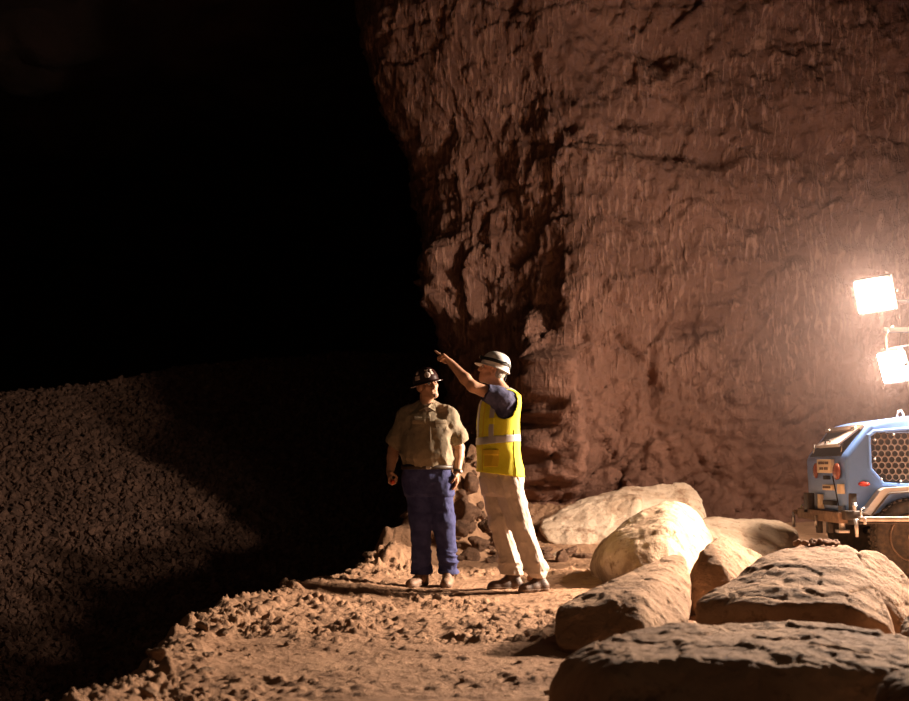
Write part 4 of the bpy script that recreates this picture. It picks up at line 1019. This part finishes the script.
    obj('trouser_pocket', tube([m(514, 474, -.16), m(511, 482, -.165), m(509, 492, -.165)], .006, 6), M['chino'], tr)
    footwear(p, (m(522, 0)[0], Y0 + .09), (m(487.5, 0)[0], Y0 + .0), (aA[0], aA[1]), zb, M['shoedark'], shaft_top=.12)
    footwear(p, (m(546.5, 0)[0], Y0 - .075), (m(517.5, 0)[0], Y0 - .20), (aB[0], aB[1]), zb, M['shoedark'], shaft_top=.12)
build_man2()

# ================================================================== LIGHT TOWER TRAILER
def build_tower():
    t = lambda px, py, dy=0.0: at(px, py, TY + dy)
    W = 1.25; g0 = 0.0
    root = empty('light_tower', (t(900, 0)[0] + .6, TY + W / 2, g0))
    tag(root, 'blue mobile light tower trailer with two lit lamp heads beside the rock wall', 'light tower')
    xz = lambda L: [t(a, b)[[0, 2]] for a, b in L]
    X1 = t(909, 0)[0] + 2.3; ztop = t(909, 415.5)[2]; zbot = t(850, 514)[2]
    prof = xz([(849, 514), (845.5, 457), (871, 424), (888, 419), (909, 416)]) + [V3(X1 - .5, ztop + .02), V3(X1 - .25, ztop - .1), V3(X1, ztop - .45), V3(X1, zbot)]
    body = obj('canopy', prism(prof, TY, TY + W, .045, 4), M['blue'], root, angle=35)
    # raised frame, backing and perforated sheet of the side grille
    gp = [(876, 433), (909, 431), (960, 431), (960, 482), (909, 483), (884, 482), (879, 476), (872, 468), (870.5, 437)]
    go = xz(gp); c = np.mean(go, 0)
    inner = [np.asarray(q) for q in go]
    def grow(q, k): q = np.asarray(q); d = q - c; return q + d / np.linalg.norm(d) * k
    outer = [grow(q, .03) for q in inner]
    n = len(inner); V = [(q[0], TY - .022, q[1]) for q in outer] + [(q[0], TY - .022, q[1]) for q in [grow(q, .012) for q in inner]] + [(q[0], TY + .0, q[1]) for q in inner] + [(q[0], TY + .002, q[1]) for q in [grow(q, .045) for q in inner]]
    Ff = []
    for i in range(n):
        j = (i + 1) % n
        Ff += [(i, j, n + j, n + i), (n + i, n + j, 2 * n + j, 2 * n + i), (3 * n + i, 3 * n + j, j, i)]
    obj('grille_frame', (np.array(V), Ff), M['blue'], root, smooth=False)
    gr = obj('grille', prism(inner, TY - .004, TY + .03), M['dark'], root, smooth=False)
    cells, cf, nv = [], [], 0
    def inside(x, z):
        r = False; j = n - 1
        for i in range(n):
            (xi, zi), (xj, zj) = inner[i], inner[j]
            if (zi > z) != (zj > z) and x < (xj - xi) * (z - zi) / (zj - zi) + xi: r = not r
            j = i
        return r
    pitch = .0615; R_ = pitch / math.sqrt(3); hr = .0265
    x0, x1 = min(q[0] for q in inner), max(q[0] for q in inner); z0, z1 = min(q[1] for q in inner), max(q[1] for q in inner)
    i = 0; sheet = []
    zz = z0
    while zz < z1 + pitch:
        xx = x0 + (pitch / 2 if i % 2 else 0)
        while xx < x1:
            if inside(xx, zz) and inside(xx - .02, zz) and inside(xx + .012, zz) and inside(xx, zz + .02) and inside(xx, zz - .02):
                V, F2 = [], []
                for k in range(12):
                    a = math.pi / 6 + k * math.pi / 6; rr = R_ * (math.cos(math.pi / 6) / math.cos(((a - math.pi / 6) % (math.pi / 3)) - math.pi / 6)) if False else R_ * math.cos(math.pi / 6) / math.cos((a % (math.pi / 3)) - math.pi / 6)
                    V += [(xx + rr * math.sin(a), TY - .012, zz + rr * math.cos(a)), (xx + hr * math.sin(a), TY - .014, zz + hr * math.cos(a)), (xx + hr * math.sin(a), TY - .004, zz + hr * math.cos(a))]
                for k in range(12):
                    j = (k + 1) % 12; F2 += [(3 * k, 3 * j, 3 * j + 1, 3 * k + 1), (3 * k + 1, 3 * j + 1, 3 * j + 2, 3 * k + 2)]
                sheet.append((np.array(V), F2))
            xx += pitch
        zz += pitch * math.sqrt(3) / 2; i += 1
    obj('perforated_sheet', join(*sheet), M['grille'], gr, smooth=False)
    for px, py in ((874, 440), (874, 459), (880.5, 479), (892.5, 434.5), (900, 481)):
        q = t(px, py); obj('bolt', lathe([(.011, 0), (.011, .010), (.006, .014)], (q[0], TY - .012, q[2]), (0, -1, 0), 10), M['metal'], gr)
    q = t(864, 484); obj('side_marker_light', lathe([(.052, 0), (.050, .012), (.030, .022), (.005, .024)], (q[0], TY, q[2]), (0, -1, 0), 24), M['redlens'], root)
    o = bpy.data.objects['side_marker_light']; o.data.transform(Matrix.Translation(Vector((q[0], TY, q[2])) - Vector(WO[root.name])) @ Matrix.Diagonal((1.05, 1, .45, 1)) @ Matrix.Translation(-(Vector((q[0], TY, q[2])) - Vector(WO[root.name]))))
    # side rib under the roof
    a, b = t(874, 433.5), t(909, 432); obj('roof_rib', box(((a[0] + X1) / 2 - .1, TY - .004, a[2] + .012), (X1 - a[0] - .4, .022, .016), .006), M['blue'], root)
    q = t(908, 413); obj('lifting_eye', tube([V3(q[0] + .02 + .03 * math.cos(s), TY + .25, ztop - .0 + .055 * math.sin(s)) for s in np.linspace(0, math.pi, 9)], .009, 8), M['galv'], root)
    # rear end
    XR = t(847, 0)[0]
    def rp(px, py):                                     # a point on the rear face seen at this place
        y = FPX * XR / (px - CX) / (1 + .0 * py); p_ = at(px, py, y); return V3(XR - .02, y, p_[2])
    def xface(z): return XR - .012 + (z - zbot) / (t(0, 457)[2] - zbot) * (t(845.5, 0)[0] - t(849, 0)[0]) + .008 - .021
    def rear(name, px0, px1, py0, py1, mt, th=.012, par=None):
        a, b = rp(px0, py0), rp(px1, py1); zc = (a[2] + b[2]) / 2; xs = XR - .012 + (zc - zbot) / (t(0, 457)[2] - zbot) * (t(845.5, 0)[0] - t(849, 0)[0]) * 1.0
        return obj(name, box((xs + .008, (a[1] + b[1]) / 2, zc), (th + .03, abs(a[1] - b[1]), abs(a[2] - b[2])), .004), mt, par or root)
    pl = rear('licence_plate', 820.5, 834, 459.5, 473, M['plate'])
    bx = bpy.data.objects['licence_plate']
    bits = []
    for r_, row in enumerate(((.2, .35, .5, .68, .8), (.25, .4, .6, .75))):
        for k in row:
            a = rp(820.5 + 13.5 * k, 463 + 5.5 * r_); bits.append(box((xface(a[2]) - .002, a[1], a[2]), (.006, .05, .026), .001))
    obj('plate_marks', join(*bits), M['ink'], bx)
    s1 = rear('sticker', 824, 833.5, 484.5, 490.5, M['plate']); s2 = rear('sticker', 838.5, 842.5, 484, 494, M['plate'])
    bits = [box((xface(rp(830, 487.3)[2]) - .002, rp(825.5 + 2 * k, 0)[1], rp(830, 487.3)[2]), (.006, .045, .020), .001) for k in range(4)]
    obj('sticker_marks', join(*bits), M['ink'], s1)
    for (pa, pb, y0, y1) in ((816.6, 819.6, 463, 478.5), (835.8, 842, 463, 480)):
        a, b = rp(pa, y0), rp(pb, y1); cz = (a[2] + b[2]) / 2; cy = (a[1] + b[1]) / 2; ry, rz = abs(a[1] - b[1]) / 2, abs(a[2] - b[2]) / 2
        V, F = lathe([(1, 0), (.97, .016), (.7, .028), (.05, .032)], (0, 0, 0), (-1, 0, 0), 28); V = V * V3(1, ry, rz) + V3(xface(cz) + .018, cy, cz)
        obj('tail_light', (V, F), M['amber'], root)
    rear('rear_vent', 825.5, 829, 475.5, 479.5, M['dark']); rear('rear_latch', 824, 834, 500, 505.5, M['black'], .03)
    for px in (833.5,):
        a, b = rp(px, 476), rp(px + 3.5, 508); obj('panel_seam', tube([V3(xface(a[2]) + .018, a[1], a[2]), V3(xface(b[2]) + .018, b[1], b[2])], .006, 6), M['dark'], root)
    rear('number_strip', 817.8, 820.8, 494, 509, M['plate'])
    # dark panel for the sloped rear opening, its frame and the propped pale hatch
    A, Bq = V3(t(845.5, 457)[0], 0, t(0, 457)[2]), V3(t(871, 424)[0], 0, t(0, 424)[2]); sd = Bq - A; nn = unit(V3(sd[2] * -1, 0, sd[0]))
    def sp(a, y, o=0.0): return A + sd * a + nn * o + V3(0, y, 0)
    def slab(name, a0, a1, y0, y1, o0, o1, mt, par=None, tilt=0.0):
        q = [sp(a, y, o) for o in (o0, o1) for (a, y) in ((a0, y0), (a1, y0), (a1, y1), (a0, y1))]
        for k in (0, 3, 4, 7): q[k] = q[k] + nn * tilt
        return obj(name, (np.array(q), [(0, 1, 2, 3), (7, 6, 5, 4), (0, 4, 5, 1), (1, 5, 6, 2), (2, 6, 7, 3), (3, 7, 4, 0)]), mt, par or root, smooth=False)
    slab('dark_opening_panel', .05, .93, TY + .16, TY + W - .12, -.01, .006, M['dark'])  # near-black slab, its colour stands for the shade inside the opening
    hh = slab('hatch_frame', .82, .95, TY + .13, TY + W - .09, .0, .03, M['rust'])
    y0_, y1_ = TY + .17, TY + W - .10
    hq = [at(839, 445, y0_), at(859, 429.5, y0_), at(836.5, 433.5, y1_), at(816.5, 447, y1_)]; hn = unit(np.cross(hq[1] - hq[0], hq[3] - hq[0])); hn = hn if hn[2] > 0 else -hn
    def plate8(q, o0, o1): return np.array([x + hn * o for o in (o0, o1) for x in q]), [(3, 2, 1, 0), (4, 5, 6, 7), (0, 1, 5, 4), (1, 2, 6, 5), (2, 3, 7, 6), (3, 0, 4, 7)]
    hp = obj('control_hatch', plate8(hq, 0, .016), M['hatch'], root, smooth=False)
    e0, e1 = hq[0] + (hq[0] - hq[1]) * .03, hq[3] + (hq[3] - hq[2]) * .03
    obj('hatch_lip', plate8([e0, hq[0] + (hq[1] - hq[0]) * .05, hq[3] + (hq[2] - hq[3]) * .05, e1], -.014, .02), M['fender'], hp, smooth=False)
    hl_ = hq[0] * .45 + hq[3] * .55 + (hq[1] - hq[0]) * .08
    obj('hatch_handle', tube([hl_ + V3(0, -.08, .016), hl_ + V3(0, -.07, .045), hl_ + V3(0, .07, .045), hl_ + V3(0, .08, .016)], .009, 8), M['black'], hp)
    for y in (TY + .22, TY + W - .16): obj('gas_strut', tube([sp(.15, y, .0), sp(.35, y, .05)], .009, 8), M['metal'], hp)
    for y in (TY + .25, TY + W - .22): obj('hinge', tube([sp(.82, y - .05, .045), sp(.82, y + .05, .045)], .014, 8), M['metal'], hp)
    # chassis
    zc = zbot - .05
    obj('chassis_rail', join(box(((XR + X1) / 2, TY + .16, zc), (X1 - XR, .08, .11), .006), box(((XR + X1) / 2, TY + W - .16, zc), (X1 - XR, .08, .11), .006)), M['blackpaint'], root)
    a = t(845, 519); bm_ = obj('rear_bumper_beam', box((XR - .05, TY + W / 2 + .03, a[2] + .01), (.09, W + .06, .10), .008), M['rust'], root)
    q = t(851, 514); obj('beam_cap', box((q[0] - .0, TY - .02, q[2] - .01), (.16, .14, .085), .01), M['blackpaint'], bm_)
    q = t(851, 505); obj('bumper_post', box((q[0] + .02, TY + .03, q[2] + .01), (.07, .07, .19), .008), M['blackpaint'], bm_)
    p2 = rp(812.5, 505); obj('bumper_post', box((p2[0] - .04, p2[1], p2[2] + .02), (.07, .14, .2), .008), M['blackpaint'], bm_)
    for px in (822, 832.5): q = rp(px, 525); obj('beam_bracket', box((XR - .06, q[1], q[2]), (.05, .07, .15), .006), M['blackpaint'], bm_)
    q = rp(824, 521); obj('safety_pin', tube([V3(XR - .11, q[1], q[2] + .05), V3(XR - .11, q[1], q[2] - .06)], .012, 8), M['galv'], bm_)
    q = t(846, 534); obj('jack_foot', join(box((q[0], TY + .1, q[2] + .02), (.1, .12, .03), .006), tube([V3(q[0], TY + .1, q[2] + .02), V3(q[0], TY + .1, q[2] + .25)], .03, 12)), M['galv'], root)
    # outriggers
    y0 = TY - .20; a, b = at(859, 518.5, y0), at(909, 519.5, y0)
    orr = obj('outrigger_beam', box(((a[0] + X1) / 2, y0, a[2] - .005), (X1 - a[0], .05, .042), .006), M['galv'], root)
    obj('outrigger_underside', box(((a[0] + X1) / 2, y0, a[2] - .038), (X1 - a[0] - .03, .04, .02), .004), M['blackpaint'], orr)
    a = at(856, 520, y0); b = at(856.5, 537, y0); obj('drop_leg', tube([V3(a[0], y0, a[2] + .01), V3(a[0] + .005, y0, b[2])], [.020, .015], 12), M['galv'], orr)
    a = at(865, 520, y0 - .03); obj('outrigger_clamp', box((a[0], y0 - .02, a[2] - .01), (.025, .03, .06), .004), M['galv'], orr)
    a = at(861, 514.5, y0); obj('outrigger_pin', tube([V3(a[0], y0, a[2] - .02), V3(a[0], y0, a[2] + .05), V3(a[0] + .03, y0, a[2] + .06)], .010, 8), M['galv'], orr)
    a = at(854.5, 506, TY - .1); obj('locking_pin', join(tube([V3(a[0], TY - .1, a[2] - .04), V3(a[0], TY - .1, a[2] + .03)], .016, 10), lathe([(.022, -.01), (.022, .01)], (a[0], TY - .1, a[2] + .0), (0, 0, 1), 12)), M['galv'], root)
    yf = TY + W + .12; q1 = at(793.5, 514, yf); q2 = at(807, 512, yf)
    fo = obj('far_outrigger_arm', box(((q1[0] + XR) / 2, yf, q2[2]), (XR - q1[0], .06, .045), .006), M['rust'], root)
    obj('drop_leg', tube([V3(q1[0] - .0, yf, q1[2] + .02), V3(q1[0], yf, q1[2] - .13)], .016, 10), M['galv'], fo)
    q3 = at(803.5, 508, yf); obj('shackle', tube([V3(q3[0] + .035 * math.cos(s), yf - .03, q3[2] + .035 * math.sin(s)) for s in np.linspace(-.6, math.pi + .6, 12)], .010, 8), M['galv'], fo)
    obj('shackle_block', box((q3[0] + .0, yf - .03, q3[2] - .035), (.09, .07, .05), .008), M['galv'], fo)
    # fender and wheel
    yo = TY - .12
    fo_ = [(864, 513), (881, 490.5), (885, 488), (909, 486.5)]; fi_ = [(871.5, 515.5), (887, 495.5), (890, 493.2), (909, 492)]
    xw = at(909, 0, yo)[0] + .03
    def fx(L): return [at(a, b, yo)[[0, 2]] for a, b in L]
    o1, i1 = fx(fo_), fx(fi_)
    mir = lambda L: [V3(2 * xw - q[0], q[1]) for q in L[::-1]]
    out_ = o1 + mir(o1); inn_ = i1 + mir(i1)
    V, F = [], []
    for y in (yo - .0, yo + .26):
        V += [(q[0], y, q[1]) for q in out_] + [(q[0], y, q[1]) for q in inn_]
    nO = len(out_)
    for k in range(nO - 1):
        F += [(k, k + 1, nO + k + 1, nO + k), (2 * nO + k, 3 * nO + k, 3 * nO + k + 1, 2 * nO + k + 1), (k, 2 * nO + k, 2 * nO + k + 1, k + 1), (nO + k, nO + k + 1, 3 * nO + k + 1, 3 * nO + k)]
    F += [(0, nO, 3 * nO, 2 * nO), (nO - 1, 3 * nO - 1, 4 * nO - 1, 2 * nO - 1)]
    fe = obj('fender', (np.array(V), F), M['fender'], root, smooth=False)
    obj('fender_lip', tube([V3(q[0], yo - .005, q[1]) for q in inn_], .008, 6), M['blackpaint'], fe)
    zw = .355; rw = .345; yw = TY - .10
    tyre = [(rw * .62, -.085), (rw * .80, -.100), (rw * .93, -.098), (rw * .985, -.080), (rw, -.05), (rw, .05), (rw * .985, .08), (rw * .93, .098), (rw * .80, .10), (rw * .62, .085)]
    wh = obj('wheel', lathe(tyre, (xw, yw + .10, zw), (0, -1, 0), 56), M['tyre'], root)
    tr = []
    for k in range(40):
        a = 2 * math.pi * k / 40; d = V3(math.sin(a), 0, math.cos(a)); R = np.array([V3(math.cos(a), 0, -math.sin(a)), V3(0, 1, 0), d]).T
        for e in (-1, 1): tr.append(box(V3(xw, yw + .10 + e * .055, zw) + d * (rw + .002), (.032, .07, .016), .003, R, 1))
    lug = obj('tread', join(*tr), M['tyre'], wh, smooth=False)
    rim = obj('rim', lathe([(.02, .055), (.05, .06), (.07, .045), (.11, .03), (.15, .045), (.185, .06), (.205, .098), (.215, .10), (.218, .08)], (xw, yw + .10, zw), (0, -1, 0), 40), M['rim'], wh)
    obj('hub_cap', lathe([(.045, .05), (.045, .085), (.035, .1), (.01, .104)], (xw, yw + .10, zw), (0, -1, 0), 20), M['galv'], rim)
    for k in range(5):
        a = 2 * math.pi * k / 5 + .3; obj('wheel_nut', lathe([(.011, .03), (.011, .06), (.006, .065)], (xw + .085 * math.sin(a), yw + .10, zw + .085 * math.cos(a)), (0, -1, 0), 6), M['galv'], rim)
    obj('axle', tube([V3(xw, yw + .12, zw), V3(xw, TY + W, zw)], .035, 12), M['blackpaint'], root)
    wf = lathe(tyre, (xw, TY + W + .0, zw), (0, -1, 0), 40); obj('wheel', wf, M['tyre'], root)
    # drawbar with coupling and nose wheel at the front, beyond the frame
    obj('drawbar', join(tube([V3(X1 - .2, TY + .2, zc), V3(X1 + 1.1, TY + W / 2, zc)], .04, 10), tube([V3(X1 - .2, TY + W - .2, zc), V3(X1 + 1.1, TY + W / 2, zc)], .04, 10), tube([V3(X1 + .9, TY + W / 2, zc + .25), V3(X1 + .9, TY + W / 2, .02)], .03, 10)), M['blackpaint'], root)
    # mast, cross arm, lamp heads
    ym = TY + .30; xm = at(934, 0, ym)[0]
    mast = obj('mast', join(box((xm, ym, 1.95), (.13, .13, 1.4), .01), box((xm, ym, 2.75), (.10, .10, .6), .008)), M['galv'], root, angle=30)
    arm_z = at(900, 330, ym)[2]
    obj('cross_arm', box((xm + .05, ym, arm_z), (.95, .05, .05), .006), M['blackpaint'], mast)
    def head(px_quad, Y, facing_bias, name='lamp_head', size=None):
        P4 = [at(a, b, Y) for a, b in px_quad]
        c = np.mean(P4, 0); ex = unit((P4[1] - P4[0]) + (P4[2] - P4[3])); ez = (P4[0] - P4[3]) + (P4[1] - P4[2]); ez = unit(ez - ex * (ez @ ex))
        w, h = np.linalg.norm((P4[1] - P4[0]) + (P4[2] - P4[3])) / 2, np.linalg.norm((P4[0] - P4[3]) + (P4[1] - P4[2])) / 2
        return c, ex, ez, w, h
    def lamp(c, ex, ez, w, h, n, lens='lens'):
        n = unit(n); ex = unit(ex - n * (ex @ n)); ez = np.cross(ex, n) * -1
        if ez[2] < 0: ez = -ez
        R = np.array([ex, n, ez]).T
        hd = obj('lamp_head', box(c - n * .055, (w + .05, .09, h + .05), .012, R), M['blackpaint'], root, angle=30)
        fins = [box(c - n * .118 + ex * (w * (k / 7 - .5)), (.010, .05, h * .9), .001, R) for k in range(8)]
        obj('cooling_fins', join(*fins), M['blackpaint'], hd)
        obj('lens', (np.array([c + n * .004 + ex * a * w / 2 + ez * b * h / 2 for a, b in ((-1, -1), (1, -1), (1, 1), (-1, 1))]), [(0, 1, 2, 3), ]), M[lens], hd, smooth=False)
        obj('yoke', join(tube([c - n * .05 + ex * (w / 2 + .04), c - n * .17 + ex * (w / 2 + .04), c - n * .17 - ex * (w / 2 + .04), c - n * .05 - ex * (w / 2 + .04)], .011, 8)), M['blackpaint'], hd)
        return hd
    c, ex, ez, w, h = head([(854.3, 284.3), (885.9, 276.6), (894.8, 307), (861, 313)], ym - .10, 0)
    z_up = float(c[2]) - .04; obj('cross_arm', box((xm + .15, ym, z_up), (.6, .05, .05), .006), M['blackpaint'], mast)
    h1 = lamp(c, ex, ez, w * .96, h * 1.0, (-.50, -1, -.30))
    obj('lamp_bracket', tube([c + V3(.10, .16, 0), V3(c[0] + .25, ym, z_up), V3(xm, ym, z_up)], .016, 8), M['blackpaint'], h1)
    c, ex, ez, w, h = head([(874.3, 356.8), (894.3, 350.8), (905.8, 378.8), (886.3, 383.4)], ym - .06, 0)
    h2 = lamp(c, ex, ez, w * 1.0, h * .98, (-1, -.75, -.35))
    obj('lamp_bracket', tube([c + V3(.09, .12, 0), V3(c[0] + .15, ym, arm_z), V3(xm, ym, arm_z)], .014, 8), M['blackpaint'], h2)
    # two added out-of-frame heads, one for the men and road, one for the wall
    h3 = lamp(V3(xm + 1.10, TY - .10, 2.55), V3(0, 1, 0), V3(0, 0, 1), .32, .32, (-1, -.68, -.55), 'lens_added_road')
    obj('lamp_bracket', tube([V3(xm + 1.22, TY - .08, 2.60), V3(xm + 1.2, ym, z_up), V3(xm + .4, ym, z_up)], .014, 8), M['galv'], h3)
    h4 = lamp(V3(xm + .42, ym + .12, 3.02), V3(1, 0, 0), V3(0, 0, 1), .30, .30, (-.80, 1, -.42), 'lens_added_wall')
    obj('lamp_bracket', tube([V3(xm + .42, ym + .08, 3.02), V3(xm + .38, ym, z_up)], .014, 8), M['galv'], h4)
    q0 = at(885.5, 345, ym - .05); obj('power_cable', tube([at(893, 326, ym), at(888, 331, ym - .02), at(886, 338, ym - .03), at(886.5, 350, ym - .04), at(890, 352, ym + .03)], .007, 8), M['plate'], root)
    obj('power_cable', tube([at(888, 349, ym), at(897, 347, ym), at(904, 346, ym), V3(xm, ym, arm_z - .1)], .008, 8), M['galv'], root)
build_tower()

# ================================================================== dust ball shaped and tinted to give the lamps' glow
HAZE = .014
hz, nt, b = _nt('glow_dust'); nt.nodes.remove(b)
vsn = N(nt, 'ShaderNodeVolumeScatter'); vsn.inputs['Color'].default_value = (1, .77, .74, 1); vsn.inputs['Anisotropy'].default_value = .45
tc = N(nt, 'ShaderNodeTexCoord'); ln = N(nt, 'ShaderNodeVectorMath', operation='LENGTH'); nt.links.new(tc.outputs['Object'], ln.inputs[0])
mr = N(nt, 'ShaderNodeMapRange'); mr.inputs['From Min'].default_value = 1.0; mr.inputs['From Max'].default_value = 0.0; mr.inputs['To Min'].default_value = 0.0; mr.inputs['To Max'].default_value = HAZE
nt.links.new(ln.outputs['Value'], mr.inputs['Value']); nt.links.new(mr.outputs['Result'], vsn.inputs['Density'])
nt.links.new(vsn.outputs[0], nt.nodes['Material Output'].inputs['Volume'])
hc_ = at(884, 330, TY + .2); g_ = lathe([(math.sin(a) if 0 < a < math.pi else .001, -math.cos(a)) for a in np.linspace(0, math.pi, 15)], (0, 0, 0), (0, 0, 1), 28)
o = obj('dust_glow_haze', g_, hz); o.location = hc_; o.scale = (2.3, 1.9, 2.0); tag(o, 'thin dust haze added for the glow around the lit lamp heads', 'haze', kind='stuff')

# ================================================================== camera, world, view
cam = bpy.data.cameras.new('camera'); co = bpy.data.objects.new('camera', cam); COL.objects.link(co)
co.location = (0, 0, CAM_H); co.rotation_euler = (math.pi / 2 + PITCH, 0, 0)
cam.sensor_width = 36; cam.lens = FPX / 909 * 36; cam.clip_start = .05; cam.clip_end = 200
cam.dof.use_dof = True; cam.dof.focus_distance = 10.2; cam.dof.aperture_fstop = 2.8
bpy.context.scene.camera = co
w = bpy.data.worlds.new('world'); bpy.context.scene.world = w; w.use_nodes = True
bg = w.node_tree.nodes['Background']; bg.inputs[0].default_value = (1, .72, .5, 1); bg.inputs[1].default_value = .035
vs = bpy.context.scene.view_settings; vs.view_transform = 'Standard'; vs.look = 'None'; vs.gamma = 1; vs.use_curve_mapping = False; vs.exposure = 0.0
